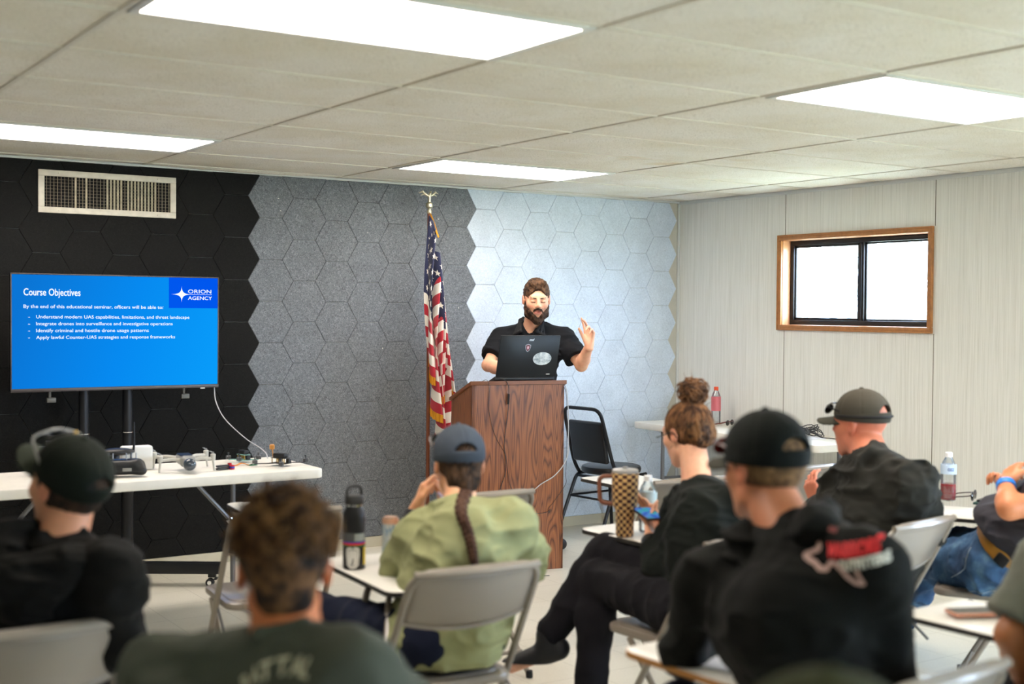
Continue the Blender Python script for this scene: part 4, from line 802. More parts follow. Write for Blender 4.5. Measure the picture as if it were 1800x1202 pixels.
for s in (-1, 1):
    for e in (-1, 1):
        x1, y1 = s*.125, e*.075+(.03 if e < 0 else .05); q = MB(); q.tube([(s*.025, e*.05, .058), (s*.07, e*.07+.02, .064), (x1, y1, .060)], [.010, .008, .008], 8); q.lathe([(0, .052), (.012, .052), (.013, .080), (.009, .084), (0, .085)], 16, (x1, y1, 0)); a_ = obj('rotor_arm', q, DGL, t); q = MB(); q.tube([(x1, y1, .055), (x1+s*.006, y1-.004, .002)], [.006, .004], 6); obj('landing_leg', q, DGL, a_); q = MB(); q.lathe([(0, .085), (.005, .085), (.005, .092), (0, .093)], 10, (x1, y1, 0)); q.box((x1, y1+.035, .089), (.010, .075, .0012), 0); obj('propeller', q, DG, a_)
q = MB(); q.b2((-.030, -.045, .079), (.030, .07, .081), .001); obj('top_plate', q, CARB, t)
t = thing('circuit_module', 'small red and black electronic module between the two drones', 'electronic part', (2.42, 3.00, Z0), .2); q = MB(); q.b2((-.045, -.012, 0), (.02, .012, .010), .002); q.b2((-.045, -.010, .013), (.02, .010, .023), .002); obj('board_stack', q, CARB, t); q = MB(); q.lathe([(0, 0), (.014, 0), (.014, .02), (0, .02)], 16, (.032, -.012, 0)); q.lathe([(0, 0), (.010, 0), (.010, .028), (0, .028)], 16, (.035, .012, 0)); obj('motor', q, mat('anodised_red', '#b3202a', .35, metal=.6), t); q = MB(); q.lathe([(.0142, .006), (.0146, .006), (.0146, .014), (.0142, .014)], 16, (.032, -.012, 0)); obj('blue_ring', q, mat('anodised_blue', '#2c3f9e', .35, metal=.6), t)
t = thing('circuit_board', 'bare green circuit board with orange wires on the table', 'circuit board', (2.60, 3.10, Z0), .1); q = MB(); q.b2((-.02, -.018, 0), (.022, .018, .003), .0005); obj('board', q, mat('pcb_green', '#2f7a52', .4), t); q = MB(); [q.b2((x, y, .003), (x+.007, y+.006, .006)) for x, y in ((-.014, -.01), (.0, .004), (.01, -.008))]; obj('chip', q, BLK, t)
q = MB(); [q.tube(spline([(-.02, y, .003), (-.05, y+.012, .012), (-.085, y+.004, .004), (-.12, y+.02, .003)], 6), .0018, 6) for y in (-.008, .0, .010)]; obj('wires', q, mat('orange_wire', '#c9813a', .5), t)
def quad(loc_, rz, label, arm_, mc, plate, tall, sc=1.0):
    t = thing('racing_drone', label, 'drone', loc_, rz)
    q = MB(); q.b2((-.026*sc, -.05*sc, .012), (.026*sc, .05*sc, .015), .001); q.b2((-.022*sc, -.045*sc, .038), (.022*sc, .045*sc, .041), .001); obj('frame_plate', q, plate, t); q = MB(); [q.tube([(x*sc, y*sc, .012), (x*sc, y*sc, .041)], .0028, 6) for x in (-.018, .018) for y in (-.038, .0, .038)]; obj('standoff', q, BRS, t)
    for sx in (-1, 1):
        for sy in (-1, 1):
            x, y = sx*arm_*.78, sy*arm_*.66; q = MB(); q.M = Matrix.Translation((x/2, y/2, .012)) @ Matrix.Rotation(math.atan2(y, x), 4, 'Z'); q.b2((-math.hypot(x, y)/2, -.0055, 0), (math.hypot(x, y)/2, .0055, .004), .001); a_ = obj('rotor_arm', q, plate, t)
            q = MB(); q.lathe([(0, .016), (.013, .016), (.0135, .021), (.0135, .031), (.011, .034), (.0035, .035), (.003, .044), (.005, .045), (.005, .050), (0, .051)], 18, (x, y, 0)); obj('motor', q, mc, a_)
    q = MB(); q.b2((-.017*sc, -.035*sc, .041), (.017*sc, .035*sc, .062), .004); obj('battery', q, BLK, t); q = MB(); q.b2((-.011, -.062*sc, .016), (.011, -.042*sc, .038), .003); obj('camera', q, BLK, t)
    if tall: q = MB(); q.tube([(0, .045, .04), (0, .052, .085)], .003, 8); q.lathe([(0, .080), (.012, .080), (.013, .084), (.013, .100), (.010, .104), (0, .104)], 18, (0, .053, 0)); obj('antenna_mast', q, mat('amber_plastic', '#c8893f', .35), t)
    return t
quad((2.715, 3.01, Z0), .5, 'black carbon racing drone with amber antenna at the right end of table', .125, mat('gunmetal', '#56585a', .3, metal=.8), CARB, True)
quad((2.61, 3.24, Z0), .2, 'small teal racing drone behind the circuit board', .075, mat('gunmetal', '#56585a', .3, metal=.8), mat('teal_plastic', '#7fb5ac', .45), False, .8)

# ------------------------------------------------------------------ people
def rows(x, y, z): return np.stack([nz(x), nz(y), nz(z)]).astype(f32)
def frame(fwd, up=(0, 0, 1)):
    y = nz(fwd); x = nz(np.cross(y, nz(up))); z = np.cross(x, y); return rows(x, y, z)     # x = the person's right
def tframe(up, right):
    z = nz(up); x = nz(right); x = nz(x-z*(x@z)); return rows(x, np.cross(z, x), z)
def lerp(a, b, t): return V3(a)*(1-t)+V3(b)*t
def hand(W, d, n, s, curl=(.3, .3, .35, .4), thumb=.4, sc=1.0, spread=.06, tdir=None):
    """palm and five separate jointed fingers. W wrist, d towards the fingertips, n where the palm faces, s thumb side"""
    d, n, s = nz(d), nz(n), nz(s); W = V3(W); P = []; kn = []
    for i, o in enumerate((.030, .011, -.009, -.027)):
        k = W+sc*(d*(.088-.004*abs(i-1)-.004*(i == 3))+s*o); kn.append(k); P.append(rc(W+sc*(d*.008+s*o*.55), k, .0145*sc, .0105*sc))
    P.append(rc(W+sc*(d*.02+s*.018+n*.004), W+sc*(d*.045+s*.030+n*.006), .017*sc, .013*sc)); P.append(rc(W-d*.02, W+d*.02, .026*sc, .020*sc))
    palm = un(.012*sc, *P); fs = []
    for i, (L, r0) in enumerate((((.040, .025, .021), .0088), ((.045, .028, .022), .0090), ((.041, .026, .021), .0086), ((.033, .020, .019), .0076))):
        a = curl[i]; dd = nz(d+s*spread*(1.5-i)*1.0); p = kn[i]; th = 0; segs = []
        for j, l in enumerate(L):
            th += a*(.9, 1.15, .8)[j]; v = dd*math.cos(th)+n*math.sin(th); q = p+v*l*sc; segs.append(rc(p, q, (r0-.0006*j)*sc, (r0-.0006*(j+1)-.0004)*sc)); p = q
        fs.append(un(.002, *segs))
    t0 = W+sc*(d*.022+s*.024); td = nz(tdir) if tdir is not None else nz(d*.62+s*.70+n*.25); t1 = t0+td*.040*sc; t2d = nz(td+(d*.5-s*.5+n*.4)*thumb); t2 = t1+t2d*.030*sc; t3 = t2+nz(t2d+(n*.3)*thumb)*.025*sc
    th_ = un(.003, rc(t0, t1, .0145*sc, .0105*sc), rc(t1, t2, .0105*sc, .0092*sc), rc(t2, t3, .0092*sc, .0075*sc))
    out = palm
    for g in fs: out = un(.005, out, g)
    return un(.010, out, th_)
def head_sdf(R, c, k=1.0, mouth=0.0, fat=0.0, lids=True):
    """skull, brow, nose, eyes, lips, chin, ears; local axes x right, y forward, z up, metres"""
    p = [el((0, -.014, .034), (.0765, .095, .086)), el((0, .028, -.022), (.060+fat*.006, .068, .088)), rc((.040+fat*.006, .004, -.062), (.012, .064, -.096), .026+fat*.006, .020), rc((-.040-fat*.006, .004, -.062), (-.012, .064, -.096), .026+fat*.006, .020), el((0, .066, -.094), (.022, .020, .020)),
         el((.040, .058, -.016), (.024, .024, .022)), el((-.040, .058, -.016), (.024, .024, .022)), rc((-.032, .077, .030), (.032, .077, .030), .013), el((0, .076, -.056), (.030, .020, .026))]
    f = un(.022, *p)
    for s in (-1, 1): f = sub(.012, f, el((s*.031, .104, .007), (.017, .018, .011)))
    nose = un(.008, rc((0, .090, .022), (0, .112, -.016), .0075, .0105), el((.010, .103, -.021), (.0085, .010, .0075)), el((-.010, .103, -.021), (.0085, .010, .0075))); f = un(.010, f, nose)
    for s in (-1, 1): f = un(.003, f, el((s*.031, .0795, .007), (.0145, .0135, .0115)))
    lips = un(.003, rc((-.017, .0875, -.049), (.017, .0875, -.049), .0052), rc((-.003, .0935, -.0475), (.003, .0935, -.0475), .0045), rc((-.013, .088, -.0605-mouth), (.013, .088, -.0605-mouth), .0062)); f = un(.006, f, lips)
    if mouth: f = sub(.002, f, el((0, .098, -.0545-mouth*.5), (.015, .022, .0032+mouth*.5)))
    for s in (-1, 1):
        e = el((s*.079, -.012, -.002), (.0085, .019, .031), np.array([[math.cos(.35), -s*-math.sin(.35)*0, 0], [0, math.cos(.2), math.sin(.2)], [0, -math.sin(.2), math.cos(.2)]], f32)); e = un(.006, e, rc((s*.074, .002, -.004), (s*.076, -.002, -.024), .006, .006))
        e = sub(.003, e, el((s*.0875, -.009, .002), (.006, .010, .018))); f = un(.006, f, e)
    return loc(f if k == 1 else (lambda P: f(P/k)*k), c, R)
SKIN = vcmat('skin', .48, .12, .15, 500, .0006, .45, var=.06, vs=40); HAIR = vcmat('hair', .72, 0, .9, 260, .004, .22, stretch=(1, 1, .25), var=.35, vs=160)
def pose(**k): return {a: V3(b) for a, b in k.items()}
def seated(x, y, rz=0, lean=.0, h=0.0, **kw):
    c, s = math.cos(rz), math.sin(rz); T = lambda a, b, z: (x+a*c-b*s, y+a*s+b*c, z)
    J = dict(P=T(0, -.07, .545), C=T(0, -.10+lean*.55, .84+h), N=T(0, -.10+lean, 1.01+h), H=T(0, -.06+lean*1.25, 1.165+h), SL=T(-.18, -.09+lean*.9, .965+h), SR=T(.18, -.09+lean*.9, .965+h),
             HL=T(-.09, -.02, .53), HR=T(.09, -.02, .53), KL=T(-.13, .40, .535), KR=T(.13, .40, .535), AL=T(-.14, .40, .10), AR=T(.14, .40, .10), EL=T(-.22, .10+lean*.5, .74), ER=T(.22, .10+lean*.5, .74), WL=T(-.12, .33, .72), WR=T(.12, .33, .72))
    J.update(kw); return {a: V3(b) for a, b in J.items()}
def torso(J, b=1.0, g=0.0, belly=0.0, sh=1.0):
    R = tframe(J['C']-J['P'], J['SR']-J['SL']); up = R[2]; fw = R[1]; P, C, N = J['P'], J['C'], J['N']; W = np.linalg.norm(J['SR']-J['SL'])/.36; N2 = N-up*.045
    fs = [el(P+up*.0, (.160*b+g, .118*b+g, .125+g), R), el(lerp(P, C, .5)+fw*(.01+belly*.5), (.140*b+g+belly*.3, .105*b+g+belly*.5, .17+g), R), el(C-up*.01, (.146*b*W**.5+g, .100*b+g, .155+g), R),
          rc(J['SL'], lerp(J['SL'], N2, .7)+up*.006, .046*b+g, .048*b+g), rc(J['SR'], lerp(J['SR'], N2, .7)+up*.006, .046*b+g, .048*b+g), rc(N2-up*.01, C+up*.04, .060*b+g, .08*b+g), rc(J['SL']-up*.05, C-up*.02, .046*b+g, .085*b+g), rc(J['SR']-up*.05, C-up*.02, .046*b+g, .085*b+g)]
    if belly: fs.append(el(lerp(P, C, .38)+fw*(.05+belly), (.13+belly*.6+g, .09+belly*.6+g, .12+g), R))
    return un(.06, *fs), R
def arm(S, E, Wr, b=1.0, g=0.0, cut=1.0):
    m = lerp(E, Wr, .28); return un(.018, rc(S, E, .048*b+g, .040*b+g), rc(E, m, .041*b+g, .042*b+g), rc(m, Wr, .042*b+g, .027*b+g))
def leg(H, K, A, b=1.0, g=0.0): m = lerp(K, A, .3); return un(.03, rc(H, K, .088*b+g, .060*b+g), rc(K, m, .060*b+g, .058*b+g), rc(m, A, .058*b+g, .042*b+g))
def clothe(J, b, g, sleeves, belly=0, folds_=(.006, 1), crotch=True, extra=()):
    t, R = torso(J, b, g, belly); fs = [t]
    for s in 'LR':
        S, E, Wr = J['S'+s], J['E'+s], J['W'+s]; k = sleeves
        if k >= 2: a = un(.02, rc(S, E, .052*b+g*.7, .043*b+g*.7), rc(E, lerp(E, Wr, .92), .044*b+g*.7, .031*b+g*.6)); a = inter(a, half(lerp(E, Wr, .93 if k == 2 else k-2), Wr-E))
        else: q = lerp(S, E, min(k, 1)); a = inter(rc(S, E, .053*b+g*.8, .052*b+g+.008), half(q, E-S))
        fs.append(a)
    u = fs[0]
    for a in fs[1:]: u = un(.035, u, a)
    for e in extra: u = un(.03, u, e)
    return folds(u, folds_[0], seed=folds_[1]), R
def person(name, label, J, hf, hu=(0, 0, 1), b=1.0, skin='#d9a184', belly=0, hs=1.0, mouth=0, fat=0, hands={}, h=.0055, root=None, lipc='#b06a5c', shirt=None, pants=None, shoes=None, neck=.056, mask=None):
    """one continuous skin body; clothes, cap and hair become its children"""
    rt = V3(root) if root is not None else V3(J['P'][0], J['P'][1], 0); o = thing(name, label, 'person', tuple(float(v) for v in rt)); HR_ = frame(hf, hu)
    t, R = torso(J, b*.96, -.012, belly*.8); f = t; H = J['H']
    f = un(.03, f, rc(J['N']-R[2]*.03, H-HR_[2]*.055-HR_[1]*.018, neck+.006, neck)); hd = head_sdf(HR_, H, hs, mouth, fat); f = un(.012, f, hd)
    for s in 'LR':
        f = un(.02, f, arm(J['S'+s], J['E'+s], J['W'+s], b*.98, -.006 if s not in hands else -.002)); W_, E_ = J['W'+s], J['E'+s]; d = nz(W_-E_)
        hp = hands.get(s) or dict(d=d, n=(0, 0, -1) if abs(d[2]) < .8 else (0, 1, 0), s=nz(np.cross((0, 0, -1), d))*(1 if s == 'L' else -1)*1.0, curl=(.5, .5, .55, .6)); f = un(.008, f, hand(W_, **hp))
        f = un(.03, f, leg(J['H'+s], J['K'+s], J['A'+s], b*.92, -.008)); K_, A_ = J['K'+s], J['A'+s]; fd = J.get('F'+s); fd = nz(fd) if fd is not None else nz((R[1][0], R[1][1], 0)); f = un(.02, f, rc(A_-fd*.03-V3(0, 0, .045), A_+fd*.14-V3(0, 0, .062), .034, .026))
    pts = np.stack([v for k, v in J.items() if k[0] != 'F']); lo = pts.min(0)-.24; hi = pts.max(0)+.24; lo[2] = max(lo[2], -.01); hi[2] = max(hi[2], H[2]+.16)
    base = np.array(srgb(skin)); red = np.array(srgb('#c0604a')); lip = np.array(srgb(lipc))
    def col(P):
        q = (P-H)@HR_.T/hs; c = np.tile(base, (len(P), 1)); w = np.exp(-(((np.abs(q[:, 0])-.079)/.014)**2+((q[:, 1]+.012)/.03)**2+((q[:, 2]+.002)/.035)**2)); w = np.maximum(w, .6*np.exp(-(((np.abs(q[:, 0])-.04)/.018)**2+((q[:, 1]-.075)/.03)**2+((q[:, 2]+.025)/.022)**2))); w = np.maximum(w, .5*np.exp(-((q[:, 0]/.014)**2+((q[:, 1]-.112)/.016)**2+((q[:, 2]+.016)/.014)**2)))
        c = c*(1-.45*w[:, None])+red*.45*w[:, None]; l = ((np.abs(q[:, 0]) < .023) & (q[:, 1] > .082) & (q[:, 2] < -.0440) & (q[:, 2] > -.069-mouth)); c[l] = lip
        if mask: c = mask(q, c)
        return c
    bodyobj('body', f, lo, hi, h, SKIN, o, rt, col)
    def dress(nm, g, m, pad=.0, hh=.008, bounds=None, colf=None): return bodyobj(nm, g, lo-pad if bounds is None else bounds[0], hi+pad if bounds is None else bounds[1], hh, m, o, rt, colf)
    if pants is not None:
        g = .012; lg = un(.03, leg(J['HL'], J['KL'], J['AL']-nz(J['AL']-J['KL'])*.02, b, g), el(J['P'], (.158*b+g, .118*b+g, .115+g), R)); lg2 = un(.03, leg(J['HR'], J['KR'], J['AR']-nz(J['AR']-J['KR'])*.02, b, g), el(J['P'], (.158*b+g, .118*b+g, .115+g), R)); dress('trousers', folds(un(.008, lg, lg2), .006, (10, 10, 10), 3), pants)
    for s in ('L', 'R') if shoes is not None else ():
        A_ = J['A'+s]; fd = J.get('F'+s); fd = nz(fd) if fd is not None else nz((R[1][0], R[1][1], 0)); z0 = max(.0, A_[2]-.10); a0 = V3(A_[0], A_[1], z0); g = un(.02, rc(a0-fd*.045+V3(0, 0, .045), a0+fd*.15+V3(0, 0, .038), .044, .036), rc(a0+V3(0, 0, .06), a0+V3(0, 0, .11), .042, .042)); g = inter(g, half(a0+V3(0, 0, .004), (0, 0, -1))); bodyobj('shoe', g, a0-.26+V3(0, 0, .2), a0+.26, .006, shoes, o, rt)
    return o, R, HR_, rt, dress, lo, hi
def hairpiece(o, rt, H, HR_, g, box, colr, h=.004, m=None, name='hair', amp=.25, seed=1, hs=1.0):
    c0 = np.array(srgb(colr[0])); c1 = np.array(srgb(colr[1]))
    def col(P): w = vn(P, 90, seed)*.6+vn(P, 30, seed+3)*.4; w = np.clip((w-.3)/.4, 0, 1)[:, None]; return c0*(1-w)+c1*w
    r = box; return bodyobj(name, loc(g if hs == 1 else (lambda P: g(P/hs)*hs), H, HR_), H-r, H+r, h, m or HAIR, o, rt, col)
def cap(o, rt, H, HR_, m, brim_m, tilt=.0, mesh_m=None, brim=.072, opening=True, hs=1.0, size=1.0, low=.030, bw=.074, name='cap', band=None, y0=-.012, z0=.044, strap=True, curve=5.0, seam=.0022, bdrop=.0):
    """baseball cap: panelled crown with a rear opening and strap, and a curved brim"""
    ct, st = math.cos(tilt), math.sin(tilt); Rt = np.array([[1, 0, 0], [0, ct, st], [0, -st, ct]], f32); RR = Rt@HR_; c0 = V3(0, y0, z0); r = V3(.0865, .106, .092)*size
    dome = el(c0, r); inner = el(c0, r-.013)
    def seams(P):
        a = np.arctan2(P[:, 0], P[:, 1]+.012); d = dome(P); k = np.abs(((a+math.pi/6) % (math.pi/3))-math.pi/6)*np.sqrt(P[:, 0]**2+(P[:, 1]+.012)**2); return d+seam*np.exp(-(k/.003)**2)-.0012*(vn(P, 40, 4)-.5)
    f = sub(.002, seams, inner); f = inter(f, half((0, 0, low-.008), (0, .10, -1)))
    if opening: f = sub(.003, f, el((0, y0-.104, low+.012), (.040, .045, .036)))
    if opening and strap: f = un(.001, f, inter(sub(.001, el(c0, r+.001), el(c0, r-.009)), inter(half((0, 0, low+.010), (0, .10, 1)), half((0, 0, low-.008), (0, .10, -1)))))
    f = un(.003, f, el((0, y0, z0+r[2]+.001), (.009, .009, .0045)))
    if name == 'cap': colr = None
    mk = lambda g, nm, mm, par, box: bodyobj(nm, loc(g if hs == 1 else (lambda P: g(P/hs)*hs), H, RR), H-box, H+box, .0036, mm, par, rt)
    cp = mk(f, name, m, o, .17*hs)
    def br(P):
        x, y, z = P[:, 0], P[:, 1], P[:, 2]; zb = low+.006-curve*x*x-.10*np.maximum(y-.08, 0)-bdrop*(y-.08); e = np.sqrt((x/(bw))**2+((y-.075)/(brim+.03))**2)-1; return np.maximum(np.maximum(np.abs(z-zb)-.0042, e*.06), -(dome(P)+.0015)*1.0+0*x)+np.where(y < .02, .05, 0)
    b_ = mk(br, 'brim', brim_m, None, .24*hs); b_.parent = cp
    return cp, RR
def curls(o, rt, H, HR_, n, zmin, colr, R0=(.083, .100, .094), c0=(0, -.012, .040), ln=.035, rad=.0022, wob=.012, name='curls', face=.05, seed=3, hs=1.0, zcut=None):
    r_ = random.Random(seed); q = MB(); k = 0; Rt = Matrix([[float(v) for v in row] for row in HR_]).transposed(); Hv = Vector([float(x) for x in H])-Vector([float(x) for x in rt])
    while k < n:
        d = Vector((r_.gauss(0, 1), r_.gauss(0, 1), r_.gauss(0, 1))).normalized(); p = Vector((c0[0]+d.x*R0[0], c0[1]+d.y*R0[1], c0[2]+d.z*R0[2]))
        if p.z < zmin(p.x, p.y): continue
        k += 1; t = (d*.6+Vector((r_.gauss(0, .7), r_.gauss(0, .7), r_.gauss(0, .7)-.1))).normalized(); u = t.orthogonal().normalized(); w = t.cross(u); L = ln*(.5+r_.random()); a0 = r_.random()*6.28; wb = wob*(.5+r_.random()*.7); tn = 6+4*r_.random(); pts = []
        for i in range(9): s = i/8; pts.append(Rt @ ((p+t*L*s+(u*math.cos(a0+tn*s)+w*math.sin(a0+tn*s))*wb*min(1, s*2+.2)-u*math.cos(a0)*wb*.2)*hs)+Hv)
        q.tube(pts, [rad*(1-.6*i/8) for i in range(9)], 4)
    ob = obj(name, q, HAIR, o, 80, kind='stuff'); c0_ = np.array(srgb(colr[0])); c1_ = np.array(srgb(colr[1]))
    def cc(V): w = np.clip((vn(V, 60, seed)-.25)/.5, 0, 1)[:, None]; return c0_*(1-w)+c1_*w
    setcol(ob, cc); return ob
def onto(f, pts, d, off, mx=.5):
    """march points along d until they meet the surface f"""
    P = np.array(pts, f32); d = nz(d); t = np.zeros(len(P), f32)
    for _ in range(60): t += np.clip(f(P+t[:, None]*d)-off, -.02, .05)*.8
    return P+t[:, None]*d
def tilted(R, a, b):
    y = nz(R[1]-R[2]*a-R[0]*b); z = nz(R[2]-y*(R[2]@y)); return np.stack([np.cross(y, z), y, z])
def printed(name, f, o, rt, org, R, items, m, off=.0025, parent=None):
    """lettering/lines laid on a garment's back: items are (verts2d, faces) in metres, x right of picture, y up, seen from behind"""
    q = MB()
    for vs, fs in items:
        vs, fs = fine(vs, fs)
        W_ = np.array([V3(org)+R[0]*v[0]+R[2]*v[1]-R[1]*.25 for v in vs]); H_ = onto(f, W_, R[1], off); ok = (np.abs(f(H_.astype(f32))-off) < .008) & (((H_-W_)@R[1]) < .42); fs = [q_ for q_ in fs if all(ok[j] for j in q_)]; q.add([tuple(float(a) for a in (p-rt)) for p in H_], fs)
    return obj(name, q, m, parent if parent is not None else o, 80)
def fine(vs, fs, cuts=3):
    b = bmesh.new(); vv = [b.verts.new((v[0], v[1], 0)) for v in vs]
    for f in fs:
        try: b.faces.new([vv[i] for i in f])
        except ValueError: pass
    bmesh.ops.triangulate(b, faces=b.faces)
    for _ in range(cuts):
        es = [e for e in b.edges if e.calc_length() > .006]
        if not es: break
        bmesh.ops.subdivide_edges(b, edges=es, cuts=1); bmesh.ops.triangulate(b, faces=b.faces)
    b.verts.index_update(); out = ([tuple(v.co) for v in b.verts], [[v.index for v in f.verts] for f in b.faces]); b.free(); return out
def strokes(pts, w): return [stroke([(p[0], p[1]) for p in path([(a, b, 0) for a, b in pts], .0045, 5)], w, 2)]
def stroke(pts, w, n=10):
    """flat ribbon along a 2-D polyline"""
    P = []
    for i in range(len(pts)-1):
        for k in range(n): t = k/n; P.append((pts[i][0]*(1-t)+pts[i+1][0]*t, pts[i][1]*(1-t)+pts[i+1][1]*t))
    P.append(pts[-1]); vs = []; fs = []
    for i, p in enumerate(P):
        a = P[max(0, i-1)]; b = P[min(len(P)-1, i+1)]; l = math.hypot(b[0]-a[0], b[1]-a[1]) or 1; nx, ny = -(b[1]-a[1])/l*w/2, (b[0]-a[0])/l*w/2; vs += [(p[0]+nx, p[1]+ny), (p[0]-nx, p[1]-ny)]
    for i in range(len(P)-1): fs.append((2*i, 2*i+1, 2*i+3, 2*i+2))
    return vs, fs
def sunglasses(par, rt, H, RR, y, z, tilt, lens, frm, w=.068):
    Rt = Matrix([[float(v) for v in r] for r in RR]).transposed(); Hv = Vector([float(a) for a in H])-Vector([float(a) for a in rt]); T_ = Matrix.Translation(Hv) @ Rt.to_4x4() @ Matrix.Translation((0, y, z)) @ Matrix.Rotation(tilt, 4, 'X')
    q = MB(); q.M = T_; q.tube(spline([(-.072, -.13, .006), (-.080, -.07, .012), (-.078, -.01, .006), (-.066, .018, .0), (-.02, .030, .006), (0, .032, .004), (.02, .030, .006), (.066, .018, 0), (.078, -.01, .006), (.080, -.07, .012), (.072, -.13, .006)], 5), .0032, 6); fr_o = obj('sunglasses', q, frm, par)
    for s in (-1, 1):
        q = MB(); q.M = T_; q.sphere((s*.036, .022, -.014), .022, 16, 10, (1.35, .28, .95)); obj('lens', q, lens, fr_o)
    return fr_o

def cloth(name, c, rough=.85, sheen=.03, bump=.25): return mat(name, c, max(rough, .8), sheen=.02, bump=bump, bscale=700, bdist=.0008, spec=.15, var=.05, vscale=8)
BLKV = mat('smoked_lens', '#0c0d10', .08, spec=.9); GLOSSB = mat('gloss_black_frame', '#121212', .25)
VIEW = nz((-.547, -.837, 0)); IR = nz((.837, -.547, 0))
# ---- presenter behind the lectern
J = pose(P=(4.83, 3.90, .97), C=(4.80, 3.86, 1.27), N=(4.802, 3.848, 1.438), H=(4.772, 3.754, 1.599), SL=(4.963, 3.718, 1.377), SR=(4.668, 4.006, 1.373), HL=(4.92, 3.92, .93), HR=(4.73, 3.96, .93), KL=(4.945, 3.84, .50), KR=(4.66, 3.95, .50), AL=(4.925, 3.80, .10), AR=(4.62, 3.95, .10),
         EL=(4.997, 3.570, 1.185), ER=(4.500, 3.895, 1.180), WL=(4.957, 3.433, 1.319), WR=(4.494, 3.588, 1.147), FL=(-.1, -1, 0), FR=(-.3, -.95, 0))
def beardmask(q, c):
    n = vn(q, 240, 3); m = (q[:, 2] < -.034+.016*(n-.5)) & (q[:, 2] > -.125) & (q[:, 1] > .015) & (np.abs(q[:, 0]) < .09) & (q[:, 1] < .14) & ~((np.abs(q[:, 0]) < .022) & (q[:, 2] > -.067) & (q[:, 2] < -.044)); c[m] = c[m]*.62+np.array(srgb('#4a3428'))*.38
    m = (q[:, 1] > .07) & (q[:, 1] < .12) & (np.abs(np.abs(q[:, 0])-.031) < .0135) & (np.abs(q[:, 2]-.0015) < .0024); c[m] = np.array(srgb('#6b4436')); return c
J['SL'] = J['SL']-V3(0, 0, .03); J['SR'] = J['SR']-V3(0, 0, .03)
o, R, HR_, rt, dress, lo, hi = person('person', 'presenter with dark beard in a black polo shirt, standing and gesturing behind the lectern', J, VIEW*.985+IR*.10+V3(0, 0, -.20), (0, 0, 1), 1.02, '#e2ab8c', .01, 1.05, .001, .3, h=.0042, pants=mat('khaki_trousers', '#b08d6b', .9, var=.08), shoes=mat('black_shoe', '#17181b', .5), lipc='#bf7a6c', mask=beardmask,
    hands={'L': dict(d=(.04, .05, 1), n=VIEW*.75-IR*.5, s=-IR*.8-VIEW*.4, curl=(.12, .42, .85, .95), thumb=.25, sc=1.0, spread=.14, tdir=V3(0, 0, .85)-IR*.55+VIEW*.2), 'R': dict(d=nz(V3(*IR)+V3(0, 0, -.1)), n=(0, 0, -1), s=-VIEW, curl=(.3, .3, .3, .3))})
sf, _ = clothe(J, 1.02, .016, .70, .02, (.007, 5)); H = J['H']; neckhole = rc(J['N']-R[2]*.02+R[1]*.02, H-HR_[2]*.05, .060, .064); vcut = rc(J['N']+R[1]*.13-R[2]*.125, J['N']+R[1]*.10+R[2]*.03, .004, .052)
POLO = cloth('black_polo_knit', '#15171b', .8); shirt = sub(.004, sub(.004, sf, neckhole), vcut); dress('polo_shirt', shirt, POLO, hh=.0055)
for s in (-1, 1):
    A_, B_, C_, D_ = (J['N']+R[0]*s*v[0]+R[1]*v[1]+R[2]*v[2] for v in ((.070, .020, .030), (.050, .118, -.022), (.098, .104, -.046), (.064, -.050, .034)))
    g = un(.012, rc(A_, B_, .0095, .008), rc(B_, C_, .008, .007), rc(A_, C_, .0095, .007), rc(A_, (B_+C_)/2, .010, .008), rc(A_, D_, .011, .012)); g = sub(.003, g, neckhole); bodyobj('collar', g, J['N']-.2, J['N']+.2, .0045, mat('black_collar', '#101113', .8), o, rt)
# hair, beard, brows
hl = un(.02, el((0, -.014, .036), (.0795, .098, .0885)), el((0, -.004, .066), (.068, .090, .068))); face = un(.008, el((0, .122, .012), (.067, .074, .080)), el((.085, .045, -.02), (.024, .052, .062)), el((-.085, .045, -.02), (.024, .052, .062)), el((.087, -.008, -.012), (.018, .030, .038)), el((-.087, -.008, -.012), (.018, .030, .038)))
g = sub(.005, inter(hl, half((0, 0, -.045), (0, .45, -1))), face); g = un(.014, g, rc((-.036, .058, .112), (.034, .062, .110), .017, .018))
gh = lambda P: g(P)-.003*(vn(P, (240, 60, 160), 2)-.5)*2-.004*(vn(P, 60, 8)-.5); hairpiece(o, rt, H, HR_, gh, .2, ('#2d2119', '#5e432f'), .0036, hs=1.05)
bd = un(.014, *[rc(a_, b_, r1_, r2_) for s_ in (-1, 1) for a_, b_, r1_, r2_ in (((s_*.066, .004, -.006), (s_*.063, .012, -.045), .007, .0125), ((s_*.063, .012, -.045), (s_*.052, .030, -.082), .0125, .022), ((s_*.050, .03, -.084), (0, .072, -.112), .022, .026), ((s_*.044, .052, -.052), (s_*.022, .078, -.082), .016, .018), ((s_*.056, .03, -.046), (s_*.040, .056, -.062), .014, .017))])
bd = un(.006, bd, rc((.029, .078, -.062), (.020, .093, -.046), .0085, .0065), rc((-.029, .078, -.062), (-.020, .093, -.046), .0085, .0065), rc((.020, .093, -.044), (.003, .1015, -.0375), .0062, .0062), rc((-.020, .093, -.044), (-.003, .1015, -.0375), .0062, .0062)); bd = sub(.004, bd, el((0, .112, -.0545), (.0175, .028, .0075)))
bh = lambda P: bd(P)-.0022*(vn(P, (300, 300, 130), 6)-.5)*2; hairpiece(o, rt, H, HR_, bh, .2, ('#241a13', '#4d3626'), .0034, name='beard', hs=1.05)
for s in (-1, 1): hairpiece(o, rt, H, HR_, rc((s*.015, .0965, .0265), (s*.045, .083, .0295), .0040, .0028), .15, ('#2d2119', '#4a3526'), .0026, name='eyebrow', hs=1.05)
